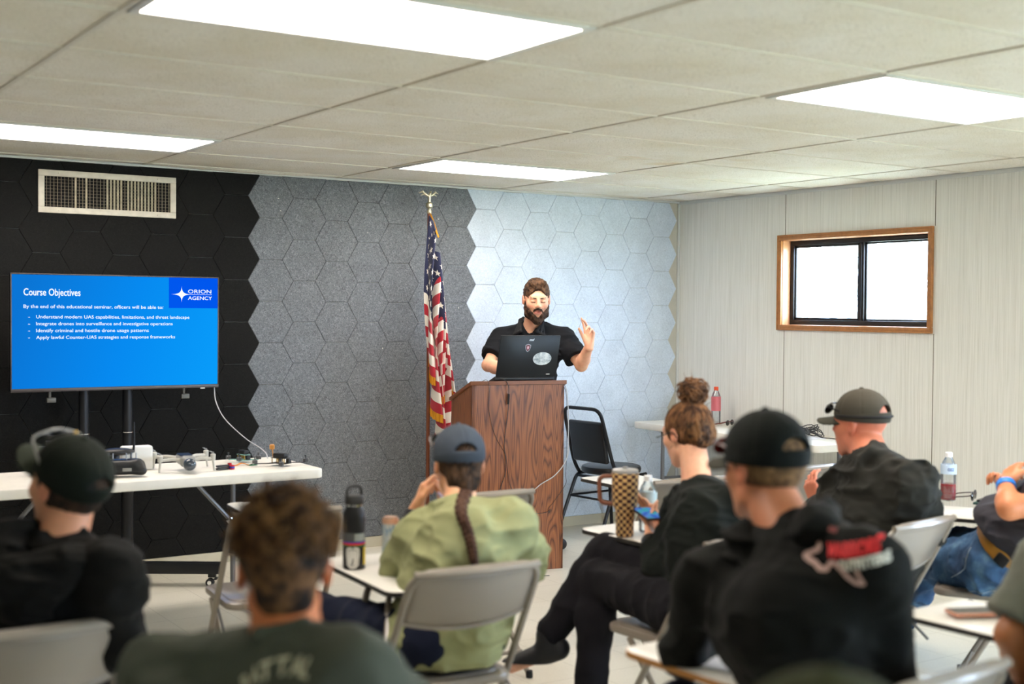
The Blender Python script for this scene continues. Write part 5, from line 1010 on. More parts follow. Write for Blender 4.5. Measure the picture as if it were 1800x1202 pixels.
g = inter(un(.01, rc(J['P']-V3(.145, 0, -.02), J['P']+V3(.145, 0, .02), .02), el(J['P']+V3(0, 0, .0), (.172, .128, .02))), half(J['P']-V3(0, 0, .03), (0, 0, -1))); dress('belt', g, mat('black_leather', '#15130f', .4), bounds=(J['P']-.25, J['P']+.25))
# ---- man in black cap, far left
hf = nz((-.405, .916, .10)); J = seated(.90, .30, 0, .02, 0, P=(0.932, 0.353, 0.502), C=(0.953, 0.287, 0.773), N=(0.961, 0.228, 0.952), H=(0.999, 0.302, 1.080), SL=(0.825, 0.529, 0.865), SR=(1.049, 0.097, 0.919), ER=(1.085, 0.140, 0.716), WR=(1.054, 0.516, 0.629), EL=(0.820, 0.645, 0.633), WL=(0.970, 0.666, 0.623))
J['SL'] = J['SL']-V3(0, 0, .03); J['SR'] = J['SR']-V3(0, 0, .03)
o, R, HR_, rt, dress, lo, hi = person('person', 'man in black cap and black hooded sweatshirt at the left edge', J, hf, (0, 0, 1), 1.02, '#c98a68', h=.0055, pants=cloth('navy_jeans', '#1f2740'), shoes=mat('black_shoe', '#17181b', .5)); H = J['H']
HOOD = cloth('black_sweatshirt', '#12110e', .9); N = J['N']; up = R[2]; fw = R[1]; rr = R[0]
hood = un(.04, rc(N+rr*.085+fw*.06-up*.01, N+rr*.10-fw*.06-up*.015, .030, .042), rc(N+rr*.10-fw*.06-up*.015, N-fw*.135-up*.075, .042, .050), rc(N-rr*.085+fw*.06-up*.01, N-rr*.10-fw*.06-up*.015, .030, .042), rc(N-rr*.10-fw*.06-up*.015, N-fw*.135-up*.075, .042, .050), el(N-fw*.12-up*.085, (.13, .045, .075), R))
sf, _ = clothe(J, 1.02, .022, 2, .02, (.009, 4)); dress('sweatshirt', sf, HOOD); nh = rc(N-up*.04, H-HR_[2]*.05, .066, .070); dress('hood', sub(.01, folds(hood, .010, (9, 9, 22), 7), nh), HOOD, bounds=(N-.3, N+.3), hh=.007)
g = sub(.006, inter(el((0, -.022, .02), (.080, .098, .095)), half((0, 0, -.062), (0, .55, -1))), un(.01, el((0, .10, -.02), (.085, .088, .12)), el((.085, -.005, -.010), (.02, .028, .034)), el((-.085, -.005, -.010), (.02, .028, .034)))); hairpiece(o, rt, H, HR_, lambda P: g(P)-.003*(vn(P, 160, 2)-.5)*2, .2, ('#16110c', '#3a2a1c'), .0042)
CB = cloth('black_cotton_cap', '#12170f', .8); cp, RR = cap(o, rt, H, HR_, CB, cloth('dark_green_grey_brim', '#33382f', .85), tilt=.30, opening=True, size=1.04, brim=.080)
sunglasses(cp, rt, H, RR, .075, .088, .75, BLKV, mat('pale_grey_frame', '#8b8a86', .3, metal=.4)); q = MB(); pp = H+RR.T@V3(.034, .062, .116); q.sphere(tuple(float(a) for a in pp-rt), .006, 10, 6); obj('cap_pin', q, mat('brass', '#a8894c', .35), cp)
q = MB(); pp = N-rt+up*.028-fw*.062-rr*.01
for a in (.5, 1.6, 2.7): q.tube([tuple(float(x) for x in pp+.014*(math.cos(a)*rr+math.sin(a)*up)), tuple(float(x) for x in pp-.014*(math.cos(a)*rr+math.sin(a)*up))], .0012, 5)
# ---- curly haired man in front
hf = (.36, .93, .0); J = seated(1.12, -1.03, 0, .1, 0, N=(1.071, -0.897, 0.945), H=(1.095, -0.837, 1.059), SL=(0.927, -0.661, 0.880), SR=(1.129, -1.054, 0.949)); J['C'] = lerp(J['P'], J['N'], .58)+V3(0, -.03, 0)
J['SL'] = J['SL']-V3(0, 0, .03); J['SR'] = J['SR']-V3(0, 0, .03)
o, R, HR_, rt, dress, lo, hi = person('person', 'man with short curly brown hair seen from behind, dark olive t-shirt with arched lettering', J, hf, (0, 0, 1), 1.04, '#c4703f', hs=.98, h=.0055, pants=cloth('navy_jeans', '#1f2740'), shoes=mat('black_shoe', '#17181b', .5), neck=.060); H = J['H']
sf, _ = clothe(J, 1.04, .016, .6, .0, (.006, 8)); TEE = cloth('dark_olive_tee', '#4c5046', .85); nh = rc(J['N']-R[2]*.05, H-HR_[2]*.06, .066, .068); dress('t_shirt', sub(.006, sf, nh), TEE, hh=.008)
col_ = un(.01, rc(J['N']+R[0]*.062+R[2]*.018-R[1]*.01, J['N']-R[1]*.058+R[2]*.022, .012, .013), rc(J['N']-R[0]*.062+R[2]*.018-R[1]*.01, J['N']-R[1]*.058+R[2]*.022, .012, .013), rc(J['N']+R[0]*.062+R[2]*.018-R[1]*.01, J['N']+R[1]*.05-R[2]*.02, .012, .012), rc(J['N']-R[0]*.062+R[2]*.018-R[1]*.01, J['N']+R[1]*.05-R[2]*.02, .012, .012)); dress('neckband', col_, TEE, bounds=(J['N']-.15, J['N']+.15), hh=.005)
it = []; txt = 'FR BATTAL'; n = len(txt)
for i, ch in enumerate(txt):
    if ch == ' ': continue
    a = (i-5.2)*.155; vs, fs = text_mesh(ch, .040, .0012); ca, sa = math.cos(-a), math.sin(-a); it.append(([((v.x-.010)*ca-v.y*sa+.17*math.sin(a), (v.x-.010)*sa+v.y*ca+.17*(math.cos(a)-1)) for v in vs], fs))
printed('back_lettering', sf, o, rt, V3(*(1.024, -0.987, 0.916)), R, it, mat('cream_print', '#c9c3aa', .7))
sk = el((0, -.014, .036), (.0815, .099, .091)); g = un(.02, sk, el((0, -.072, -.030), (.054, .034, .045))); g = sub(.008, g, un(.01, el((0, .10, -.02), (.066, .07, .085)), el((.088, .0, -.012), (.020, .030, .036)), el((-.088, .0, -.012), (.020, .030, .036)))); g = inter(g, half((0, 0, -.060), (0, .35, -1)))
gg = un(.02, g, el((0, .0, .064), (.083, .100, .080))); hairpiece(o, rt, H, HR_, lambda P: gg(P)-.008*np.clip(P[:, 2]*12+.1, .12, 1)*(1-2*np.abs(2*vn(P+.01*vn(P, 60, 9)[:, None], 75, 2)-1)), .2, ('#1d120b', '#6b4a2c'), .0042, hs=.98)
curls(o, rt, H, HR_, 1700, lambda x, y: .045 if y < .03 else .07, ('#2a1a10', '#8a6238'), R0=(.082, .098, .090), c0=(0, -.004, .052), ln=.024, rad=.0020, wob=.008, hs=.98)
# ---- woman in sage shirt
hf = (.29, .95, -.12); J = seated(2.16, .38, 0, .1, 0, P=(2.15, .39, .545), C=(2.185, 0.353, 0.765), N=(2.232, 0.434, 0.904), H=(2.291, 0.555, 1.030), SL=(2.146, 0.525, 0.853), SR=(2.336, 0.318, 0.902), EL=(2.140, 0.679, 0.681), WL=(2.242, 0.749, 0.858), ER=(2.516, 0.493, 0.708), WR=(2.364, 0.765, 0.842), KL=(1.93, .86, .52), AL=(1.90, .90, .10), KR=(2.42, .86, .52), AR=(2.40, .85, .10))
J['SL'] = J['SL']-V3(0, 0, .03); J['SR'] = J['SR']-V3(0, 0, .03)
o, R, HR_, rt, dress, lo, hi = person('person', 'woman in sage green t-shirt and slate cap with long braid, hands at chin', J, hf, (0, 0, 1), .96, '#dba078', hs=.95, h=.005, pants=cloth('navy_trousers', '#151a2b'), shoes=mat('black_shoe', '#17181b', .5), neck=.050,
    hands={'L': dict(d=V3(0, 0, 1)+IR*.28, n=IR*.9+V3(0, .45, 0), s=V3(-.3, -.7, .2), curl=(.8, .9, 1.0, 1.1), thumb=.7, sc=1.0), 'R': dict(d=nz(V3(0, 0, 1)-IR*.15), n=-IR, s=(-.2, -1, .2), curl=(1.0, 1.1, 1.1, 1.1), thumb=.8, sc=1.0)}); H = J['H']
sf, _ = clothe(J, .99, .018, .96, .03, (.010, 12), extra=[el(J['P']+V3(0, .0, -.02), (.185, .135, .14))]); sf2 = inter(sf, half((0, 0, .455), (0, 0, -1))); nh = rc(J['N']-R[2]*.05+R[1]*.01, H-HR_[2]*.06, .060, .062); SAGE = cloth('sage_green_cotton', '#8f9169', .9, .2); dress('t_shirt', sub(.006, sf2, nh), SAGE, hh=.0065)
HC = ('#1d130d', '#4a3421'); g = un(.02, el((0, -.018, .028), (.0805, .0965, .088)), el((0, -.068, -.045), (.060, .038, .056)), el((0, -.086, -.075), (.028, .028, .035))); g = sub(.008, g, un(.01, el((0, .115, -.015), (.068, .085, .11)), el((.088, .02, -.03), (.016, .030, .04)), el((-.088, .02, -.03), (.016, .03, .04)))); hairpiece(o, rt, H, HR_, lambda P: g(P)-.004*(vn(P, (140, 140, 40), 2)-.5)*2, .2, HC, .0042, hs=.95)
bp = [H+HR_.T@V3(0, -.100, -.085), V3(*(2.217, 0.361, 0.927)), V3(*(2.150, 0.260, 0.878)), V3(*(2.120, 0.206, 0.830)), V3(*(2.112, 0.186, 0.789)), V3(*(2.109, 0.175, 0.761))]; bs = onto(sf2, [V3(*p)-R[1]*.2 for p in bp[1:]], R[1], .004); cen = [Vector(p) for p in spline([tuple(float(a) for a in bp[0]-R[1]*-.03-rt)]+[tuple(float(a) for a in p-rt+R[1]*.026) for p in bs], 16)]; q = MB(); n = len(cen)
for k in range(3):
    pts = []; rs = []
    for i in range(n): s = i/(n-1); t = s*math.tau*6.0+k*math.tau/3; a = .0125*(1-.45*s); pts.append(cen[i]+Vector(tuple(float(v) for v in R[0]))*a*math.sin(t)-Vector(tuple(float(v) for v in R[1]))*(a*.6*math.sin(2*t)+.036)); rs.append(.0115*(1-.45*s))
    q.tube(pts, rs, 8)
bo = obj('braid', q, HAIR, o, 80); setcol(bo, lambda V: np.array(srgb('#2a1a12'))*(1-vn(V, 120, 2)[:, None])+np.array(srgb('#5a3c2a'))*vn(V, 120, 2)[:, None])
q = MB(); e = cen[-1]-Vector(tuple(float(v) for v in R[1]))*.036; q.tube([e, e+Vector((.002, -.002, -.02)), e+Vector((.001, -.004, -.045))], [.007, .011, .002], 8); bo = obj('braid_tuft', q, HAIR, o, 80); setcol(bo, lambda V: np.tile(np.array(srgb('#6b4030')), (len(V), 1)))
cp, RR = cap(o, rt, H, HR_, cloth('slate_blue_cap', '#3f464f', .85), cloth('slate_blue_cap', '#4a5360'), tilt=-.02, hs=.95, size=1.03, low=.022); sunglasses(cp, rt, H, RR, .072, .088, .6, BLKV, mat('tortoise_frame', '#3b2a20', .3))
q = MB(); a = J['WL']; dd = nz(a-J['EL']); M_ = Matrix.Translation(tuple(float(v) for v in a-dd*.02-rt)) @ Vector(tuple(float(v) for v in dd)).to_track_quat('Z', 'Y').to_matrix().to_4x4(); q.lathe([(.027, -.013), (.034, -.011), (.034, .011), (.027, .013)], 20, M=M_); q.M = M_; q.box((-.026, -.018, 0), (.03, .03, .034), .006); obj('wristwatch', q, BLK, o)
q = MB(); q.tube([(2.295, 0.692, 0.922), (2.293, 0.621, 0.894)], .005, 8); tag(obj('pen', q, mat('lilac_plastic', '#b9b2d2', .35)), 'pale lilac pen held in the clasped hands of the woman with the braid', 'pen')
# ---- woman with the bun
hf = (-.06, .96, -.26); J = seated(3.10, .30, 0, .1, 0, P=(3.10, .28, .545), C=(3.115, 0.294, 0.759), N=(3.211, 0.440, 0.937), H=(3.266, 0.564, 1.085), SL=(3.218, 0.540, 0.846), SR=(3.190, 0.225, 0.904), EL=(3.039, 0.436, 0.631), WL=(3.113, 0.581, 0.705), ER=(3.271, 0.415, 0.634), WR=(3.217, 0.632, 0.697), KR=(3.106, 0.822, 0.620), AR=(2.868, 0.873, 0.322), KL=(3.028, 0.775, 0.538), AL=(2.937, 0.702, 0.102), FR=(-.6, .5, -.3))
J['SL'] = J['SL']-V3(0, 0, .03); J['SR'] = J['SR']-V3(0, 0, .03)
o, R, HR_, rt, dress, lo, hi = person('person', 'woman with messy brown bun, black long-sleeved top, legs crossed, looking at phone', J, hf, (0, 0, 1), .96, '#e0a686', hs=.95, h=.005, pants=cloth('black_work_trousers', '#19181c', .85), shoes=mat('black_shoe', '#17181b', .5), neck=.049,
    hands={'L': dict(d=nz(V3(*(3.158, 0.649, 0.763))-J['WL']), n=IR*.55+V3(0, .1, .7), s=IR*.5+V3(0, .6, -.1), curl=(.45, .5, .6, .65), thumb=.3, sc=.92), 'R': dict(d=nz(V3(*(3.219, 0.681, 0.768))-J['WR']), n=-IR*.7+V3(0, 0, .7), s=V3(0, .7, 0)-IR*.3, curl=(.5, .5, .6, .6), sc=.92)}); H = J['H']
sf, _ = clothe(J, .96, .016, 2.80, .0, (.007, 15)); nh = rc(J['N']-R[2]*.055-R[1]*.005, H-HR_[2]*.06, .075, .06); dress('long_sleeved_top', sub(.006, sf, nh), cloth('black_green_jersey', '#151916', .85), hh=.0065)
HB = ('#2c1c13', '#74502f'); g = un(.02, el((0, -.020, .030), (.0825, .102, .096)), el((0, -.085, -.010), (.066, .036, .060))); g = sub(.010, g, un(.01, el((0, .115, -.015), (.070, .085, .12)), el((.085, .005, -.022), (.018, .026, .036)), el((-.085, .005, -.022), (.018, .026, .036)))); bc = V3(.0, -.070, .150)
hairpiece(o, rt, H, HR_, lambda P: g(P)-.005*(vn(P*np.array([1, 1, .35], f32), 130, 2)-.5)*2, .22, HB, .0042, hs=.95); hairpiece(o, rt, H, HR_, lambda P: un(.02, el(bc, (.048, .044, .046)), el(bc+V3(.02, .01, -.02), (.036, .036, .03)))(P)-.014*(vn(P, 42, 5)-.5)*2, .26, HB, .0042, name='hair_bun', hs=.95)
r_ = random.Random(5); q = MB(); Rt = Matrix([[float(v) for v in r] for r in HR_]).transposed(); Hv = Vector(tuple(float(a) for a in H-rt))
for i in range(260):   # strands swept up from the nape and sides to the bun
    az = r_.uniform(-2.5, 2.5)+math.pi; st_ = Vector((.0835*math.sin(az)*.98, -.020+.102*math.cos(az)*1.0, .03-.06*r_.random())); st_ = Vector((math.sin(az)*.080, -.018+math.cos(az)*.099, .0+r_.uniform(-.05, .06)))
    if st_.y > .05: continue
    pts = []
    for k in range(7): s = k/6; p = st_.lerp(Vector(tuple(bc))-Vector((0, -.005, .035)), s); dcen = p-Vector((0, -.020, .030)); kk = math.sqrt((dcen.x/.084)**2+(dcen.y/.1035)**2+(dcen.z/.098)**2); p = Vector((0, -.020, .030))+dcen/max(kk, .01) if kk < 1.0 or s < .8 else p; pts.append(Rt @ ((p+Vector((r_.gauss(0, .0008), r_.gauss(0, .0008), 0)))*.95)+Hv)
    q.tube(pts, [.0014, .0022, .0024, .0024, .0022, .0018, .001], 5)
for i in range(150):  # looped locks of the bun
    ax = Vector((r_.gauss(0, 1), r_.gauss(0, 1), r_.gauss(0, 1))).normalized(); u = ax.orthogonal().normalized(); w = ax.cross(u); Rr = r_.uniform(.036, .052); a0 = r_.random()*6.28; c_ = Vector(tuple(bc))+Vector((r_.gauss(0, .006), r_.gauss(0, .006), r_.gauss(0, .006))); L = r_.uniform(1.6, 3.6)
    q.tube([Rt @ ((c_+(u*math.cos(a0+L*k/9)+w*math.sin(a0+L*k/9))*Rr*(1+.10*math.sin(k)))*.95)+Hv for k in range(10)], [.001]+[.0027]*8+[.0006], 5)
for i in range(46): # flyaway wisps
    ax = Vector((r_.gauss(0, 1), r_.gauss(0, 1), r_.gauss(0, .8)+.3)).normalized(); b0 = Vector(tuple(bc)) if i % 3 else Vector((0, -.03, .03)); R1 = .046 if i % 3 else .098; p = b0+ax*R1*.95; u = ax.orthogonal().normalized()
    q.tube([Rt @ ((p+ax*.030*s+u*.022*s*s)*.95)+Hv for s in (0, .4, .8, 1.2)], [.0012, .001, .0008, .0003], 4)
bo = obj('hair_strands', q, HAIR, o, 80, kind='stuff'); c0_, c1_ = np.array(srgb('#33211a')), np.array(srgb('#946845')); setcol(bo, lambda V: c0_*(1-np.clip((vn(V, 70, 2)-.2)/.6, 0, 1)[:, None])+c1_*np.clip((vn(V, 70, 2)-.2)/.6, 0, 1)[:, None])
q = MB(); q.M = Matrix.Translation(Hv) @ Rt.to_4x4(); q.tube(spline([(-.078, .078, .005), (-.084, .05, .004), (-.084, -.012, .006), (-.082, -.03, -.018)], 5), .0022, 6); obj('glasses_temple', q, GLOSSB, o)
a = J['WL']; dd = nz(a-J['EL'])
for nm, off, rr_, w_, mm in (('wristband', .040, .036, .008, mat('bright_blue_rubber', '#1b7be0', .45)), ('wristwatch', .010, .033, .012, BLK)):
    q = MB(); q.lathe([(rr_-.004, -w_), (rr_, -w_*.9), (rr_, w_*.9), (rr_-.004, w_)], 22, M=Matrix.Translation(tuple(float(v) for v in a-dd*off-rt)) @ Vector(tuple(float(v) for v in dd)).to_track_quat('Z', 'Y').to_matrix().to_4x4()); obj(nm, q, mm, o)
def phone(name_, label, c, xax, nrm, w, l, body, screen_m, buttons=True, thick=.009):
    x = nz(xax); z = nz(nrm); z = nz(z-x*(x@z)); y = np.cross(z, x); t = thing(name_, label, 'phone', tuple(c)); M_ = Matrix([[float(x[i]), float(y[i]), float(z[i])] for i in range(3)]).to_4x4()
    q = MB(); q.M = M_; q.prism(rounded(l, w, .010, 5), -thick/2, thick/2, .002); obj('case', q, body, t); q = MB(); q.M = M_; q.prism(rounded(l-.007, w-.007, .008, 5), thick/2, thick/2+.0006); obj('screen', q, screen_m, t)
    q = MB(); q.M = M_; [q.box((dx, -w/2-.0005, 0), (.012 if i else .007, .002, .003), .0008) for i, dx in enumerate((-.045, -.028, -.010))]; obj('side_button', q, mat('champagne_metal', '#c9a98b', .3, metal=.7), t)
    return t
def m_chat():
    s = NT('phone_chat_screen'); s.t.nodes.remove(s.p); e = s.n('ShaderNodeEmission'); n = s.noise(s.coord((1, 1, 1)), 34, 1); s.l(s.ramp(n, [(.42, srgb('#3a62b4')), (.5, srgb('#5f86cf')), (.58, srgb('#3f9aa6'))]), e.inputs[0]); e.inputs[1].default_value = .8; s.l(e.outputs[0], s.out.inputs[0]); return s.m
pc = V3(*(3.147, 0.633, 0.791)); phone('phone', 'phone with a glowing blue chat screen held by the woman with the bun', pc, nz(V3(*(3.173, 0.724, 0.800))-V3(*(3.120, 0.542, 0.779))), V3(-.22, -.72, .78), .072, .148, mat('dark_phone_case', '#3a3836', .4), m_chat())
# ---- man in black Texas-print hooded shirt
hf = (.082, .99, -.05); J = seated(2.38, -1.0, 0, .1, 0, P=(2.40, -.98, .545), C=(2.254, -0.958, 0.820), N=(2.307, -0.878, 1.039), H=(2.356, -0.763, 1.153), SL=(2.229, -0.699, 0.918), SR=(2.320, -1.126, 1.022), EL=(2.225, -0.631, 0.701), WL=(2.498, -0.500, 0.665), ER=(2.426, -1.099, 0.676), WR=(2.513, -0.763, 0.603))
J['SL'] = J['SL']-V3(0, 0, .03); J['SR'] = J['SR']-V3(0, 0, .03)
o, R, HR_, rt, dress, lo, hi = person('person', 'man in black mesh cap and black shirt with Texas outline printed on back', J, hf, (0, 0, 1), 1.02, '#c47f5c', .0, 1.02, h=.0055, pants=cloth('navy_jeans', '#1f2740'), shoes=mat('black_shoe', '#17181b', .5), neck=.062, fat=.4, hands={'L': dict(d=(.6, .5, -.25), n=(0, 0, -1), s=(.5, -.7, 0), curl=(.4, .4, .4, .4))}); H = J['H']; N = J['N']; up = R[2]; fw = R[1]; rr = R[0]
SH = cloth('black_performance_knit', '#10110e', .7); sf, _ = clothe(J, 1.04, .016, 2, .0, (.007, 21)); dress('long_sleeved_shirt', sf, SH, hh=.007)
hood = un(.05, rc(N+rr*.075+fw*.07, N+rr*.10-fw*.04, .028, .038), rc(N+rr*.10-fw*.04, N+rr*.16-fw*.115-up*.085, .040, .036), rc(N-rr*.075+fw*.07, N-rr*.095-fw*.04-up*.005, .028, .034), rc(N-rr*.095-fw*.04, N-rr*.02-fw*.130-up*.10, .034, .040), el(N+rr*.06-fw*.138-up*.070, (.120, .036, .052), R)); nh = rc(N-up*.04, H-HR_[2]*.05, .068, .072); dress('hood', sub(.01, folds(hood, .008, (9, 9, 24), 27), nh), SH, bounds=(N-.32, N+.32), hh=.0065)
R_ = R; R = tilted(R, .24, .15); org = V3(*(2.254, -1.094, 1.040)); PX = lambda x, y: ((x-1480)*.00118, (975-y)*.00116)
tex = [PX(*p) for p in ((1411, 939), (1434, 983), (1400, 990), (1415, 999), (1424, 1003), (1434, 1013), (1448, 1016), (1454, 1006), (1465, 1005), (1480, 1018), (1492, 1035), (1500, 1044), (1514, 1048), (1508, 1020))]
printed('texas_outline', sf, o, rt, org, R, strokes(tex, .0095), mat('pale_pink_print', '#c7a39a', .7)); tex2 = [PX(*p) for p in ((1413, 938), (1440, 942), (1450, 955), (1468, 960))]; printed('texas_outline', sf, o, rt, org, R, strokes(tex2, .007), mat('dark_red_print', '#6e2520', .7))
vs, fs = text_mesh('WARRIORS', .034, .0022, width=.125); x0, y0 = PX(1449, 997); printed('back_lettering', sf, o, rt, org, R, [([(v.x+x0+.12*(v.y)*-.0, v.y*1.0+y0) for v in vs], fs)], mat('red_print', '#d8262b', .7))
vs, fs = text_mesh('OUTFITTERS', .026, .0018, width=.11); x0, y0 = PX(1474, 1018); printed('back_lettering', sf, o, rt, org, R, [([(v.x+x0, v.y*1.0+y0) for v in vs], fs)], mat('white_print', '#d6d3c8', .7))
R = R_; g = sub(.006, inter(el((0, -.018, .028), (.079, .0985, .088)), half((0, 0, -.055), (0, .4, -1))), un(.01, el((0, .105, -.02), (.09, .085, .12)), el((.086, .0, -.010), (.018, .028, .034)), el((-.086, .0, -.010), (.018, .028, .034)))); hairpiece(o, rt, H, HR_, lambda P: g(P)-.0015*(vn(P, 220, 2)-.5)*2, .2, ('#4a3625', '#8a6a48'), .0042, hs=1.02)
MESH = vcmat('cap_mesh', .8, bump=.8, bscale=420, bdist=.002, var=.1); cp, RR = cap(o, rt, H, HR_, cloth('black_mesh_cap', '#151815', .75, bump=.6), cloth('olive_grey_brim', '#403f36', .85), tilt=-.04, hs=1.05, size=1.04, low=.026, brim=.070); sunglasses(cp, rt, H, RR, .085, .064, .35, mat('red_mirror_lens', '#6a1512', .15, spec=.9), mat('red_black_frame', '#5a1a16', .3))
a = J['WL']; dd = nz(a-J['EL']); q = MB(); q.lathe([(.028, -.009), (.032, -.008), (.032, .008), (.028, .009)], 22, M=Matrix.Translation(tuple(float(v) for v in a+dd*.004-rt)) @ Vector(tuple(float(v) for v in dd)).to_track_quat('Z', 'Y').to_matrix().to_4x4()); obj('wristband', q, mat('bright_blue_rubber', '#1b7be0', .45), o)
# ---- big man in grey mesh cap
hf = (-.167, .98, -.04); J = seated(3.90, .34, 0, .1, 0, P=(3.92, .35, .545), C=(3.995, 0.293, 0.787), N=(4.012, 0.336, 0.987), H=(4.060, 0.451, 1.090), SL=(4.048, 0.524, 0.887), SR=(3.976, 0.118, 0.938), EL=(4.041, 0.594, 0.674), WL=(4.181, 0.791, 0.729), ER=(4.110, 0.168, 0.709), WR=(4.305, 0.516, 0.639))
J['SL'] = J['SL']-V3(0, 0, .03); J['SR'] = J['SR']-V3(0, 0, .03)
o, R, HR_, rt, dress, lo, hi = person('person', 'large man in grey mesh cap and charcoal shirt seated near the window wall', J, hf, (0, 0, 1), 1.16, '#d07f62', .03, 1.03, h=.0055, pants=cloth('dark_blue_jeans', '#1c3358'), shoes=mat('black_shoe', '#17181b', .5), neck=.068, fat=1.2, hands={'L': dict(d=(-.15, .25, .9), n=(.9, .2, 0), s=(0, -.8, .2), curl=(.5, .6, .7, .8))}); H = J['H']
def stub(P): return np.array(srgb('#6e5648'))
sf, _ = clothe(J, 1.14, .020, 2, .03, (.012, 31)); nh = rc(J['N']-R[2]*.05, H-HR_[2]*.06, .078, .074); dress('shirt', sub(.006, sf, nh), cloth('charcoal_ripstop', '#2b2b27', .75), hh=.007)
g = inter(sub(.004, el((0, .012, -.030), (.0665, .078, .094)), un(.01, el((0, .10, -.01), (.07, .06, .062)), el((.085, -.01, -.01), (.03, .035, .045)), el((-.085, -.01, -.01), (.03, .035, .045)))), inter(half((0, 0, -.005), (0, 0, 1)), half((0, -.012, 0), (0, -1, 0)))); hairpiece(o, rt, H, HR_, lambda P: g(P)-.0015*(vn(P, 240, 2)-.5)*2, .2, ('#5a4536', '#8f735e'), .004, name='beard', hs=1.03)
cp, RR = cap(o, rt, H, HR_, cloth('grey_brown_mesh', '#48443b', .85, bump=.7), cloth('olive_grey_brim', '#403f36', .85), tilt=-.02, hs=1.05, size=1.03, low=.028, brim=.072); sunglasses(cp, rt, H, RR, .088, .070, .45, BLKV, GLOSSB)
q = MB(); pts = []; 
for k in range(41): a = -2.2+4.4*k/40; pts.append(Vector(tuple(float(v) for v in H-rt))+Matrix([[float(v) for v in r] for r in RR]).transposed() @ (Vector((.0905*math.sin(a+math.pi), -.012+.111*math.cos(a+math.pi), .037-.004*math.cos(a)))*1.05))
q.tube(pts, .006, 6); obj('cap_band', q, mat('black_webbing', '#141414', .7), cp)
# ---- reclining man at the right edge
J = pose(P=(4.577, 0.156, 0.556), C=(4.565, -0.009, 0.761), N=(4.608, -0.094, 0.889), H=(4.700, -0.091, 1.002), SL=(4.447, -0.121, 0.864), SR=(4.809, 0.012, 0.835), HL=(4.487, 0.131, 0.554), HR=(4.645, 0.231, 0.544), KL=(4.604, 0.555, 0.474), KR=(4.776, 0.682, 0.505), AL=(4.760, 0.860, 0.109), AR=(4.897, 1.009, 0.073), EL=(4.302, -0.051, 0.813), WL=(4.397, 0.033, 0.884), ER=(4.816, 0.244, 0.717), WR=(4.714, 0.254, 0.817))
J['SL'] = J['SL']-V3(0, 0, .03); J['SR'] = J['SR']-V3(0, 0, .03)
o, R, HR_, rt, dress, lo, hi = person('person', 'man slouching at right edge in blue jeans, tan belt and charcoal t-shirt', J, (-.70, .70, -.1), (0, 0, 1), 1.12, '#cf8459', .02, 1.0, h=.0058, pants=None, shoes=mat('black_shoe', '#17181b', .5), neck=.066, hands={'L': dict(d=(.55, .1, .6), n=(.5, -.2, -.4), s=(.2, -.6, .3), curl=(.9, .9, 1, 1))}, root=(float(J['P'][0]), float(J['P'][1]), 0)); H = J['H']
sf, _ = clothe(J, 1.10, .016, .45, .030, (.008, 41)); nh = rc(J['N']-R[2]*.05, H-HR_[2]*.06, .078, .074); sf2 = inter(sub(.006, sf, nh), half(J['P']+R[2]*.128, -R[2])); dress('t_shirt', sf2, cloth('charcoal_tee', '#3d3c42', .85), hh=.007)
def m_jean():
    s = NT('washed_blue_denim'); v = s.coord(); n = s.noise(v, 9, 5, .6); n2 = s.noise(v, 300, 2); c = s.ramp(n, [(.32, srgb('#1e3a5c')), (.55, srgb('#34597f')), (.75, srgb('#6b8fab'))]); c2 = s.ramp(n2, [(.3, (.8,)*3), (.7, (1.12,)*3)]); s.l(s.mix(1.0, c, c2, 'MULTIPLY'), s.p.inputs['Base Color']); s.p.inputs['Roughness'].default_value = .85; s.bump(n2, .3, .001); return s.m
DEN = m_jean(); g = .016; jl = un(.03, leg(J['HL'], J['KL'], J['AL'], 1.12, g), leg(J['HR'], J['KR'], J['AR'], 1.12, g), el(J['P'], (.178+g, .130+g, .125+g), R)); jl = folds(jl, .010, (14, 14, 14), 43); jl = inter(un(.03, jl, el(J['P']+R[2]*.05, (.184, .138, .12), R)), half(J['P']+R[2]*.118, R[2])); dress('jeans', jl, DEN, hh=.007)
bt = inter(inter(un(.03, el(J['P']+R[2]*.08, (.192, .146, .14), R), el(J['P']+R[2]*.09+R[1]*.03, (.165, .135, .13), R)), half(J['P']+R[2]*.134, R[2])), half(J['P']+R[2]*.086, -R[2])); dress('belt', bt, mat('tan_leather', '#9a6a22', .5, var=.12), bounds=(J['P']-.3, J['P']+.3), hh=.005)
q = MB(); bp = onto(jl, [J['P']-R[0]*.35+R[2]*.062, J['P']-R[0]*.3+R[2]*.062-R[1]*.08], R[0], .006); c_ = tuple(float(v) for v in (onto(bt, [J['P']+R[2]*.110-R[1]*.02-R[0]*.3], R[0], .004)[0]-rt)); q.box(c_, (.018, .05, .045), .006, rot=Matrix([[float(v) for v in r] for r in R]).transposed().to_4x4()); obj('belt_clip', q, BLK, o)
STI = mat('pale_thread', '#9fb0bd', .8); q = MB()
for a_, b_, c_ in ((J['P']+R[2]*.05+R[1]*.10, J['P']-R[2]*.04+R[1]*.07, J['HL']*.6+J['KL']*.4-R[2]*.04), (J['P']-R[2]*.02-R[1]*.07, J['P']-R[2]*.09-R[1]*.02, J['HL']*.55+J['KL']*.45-V3(0, 0, .07))):
    L_ = [V3(*p)-R[0]*.35 for p in spline([tuple(float(v) for v in x) for x in (a_, b_, c_)], 14)]; q.tube([tuple(float(v) for v in p-rt) for p in onto(jl, L_, R[0], .0015)], .0014, 5); obj('seam_stitching', q, STI, o); q = MB()
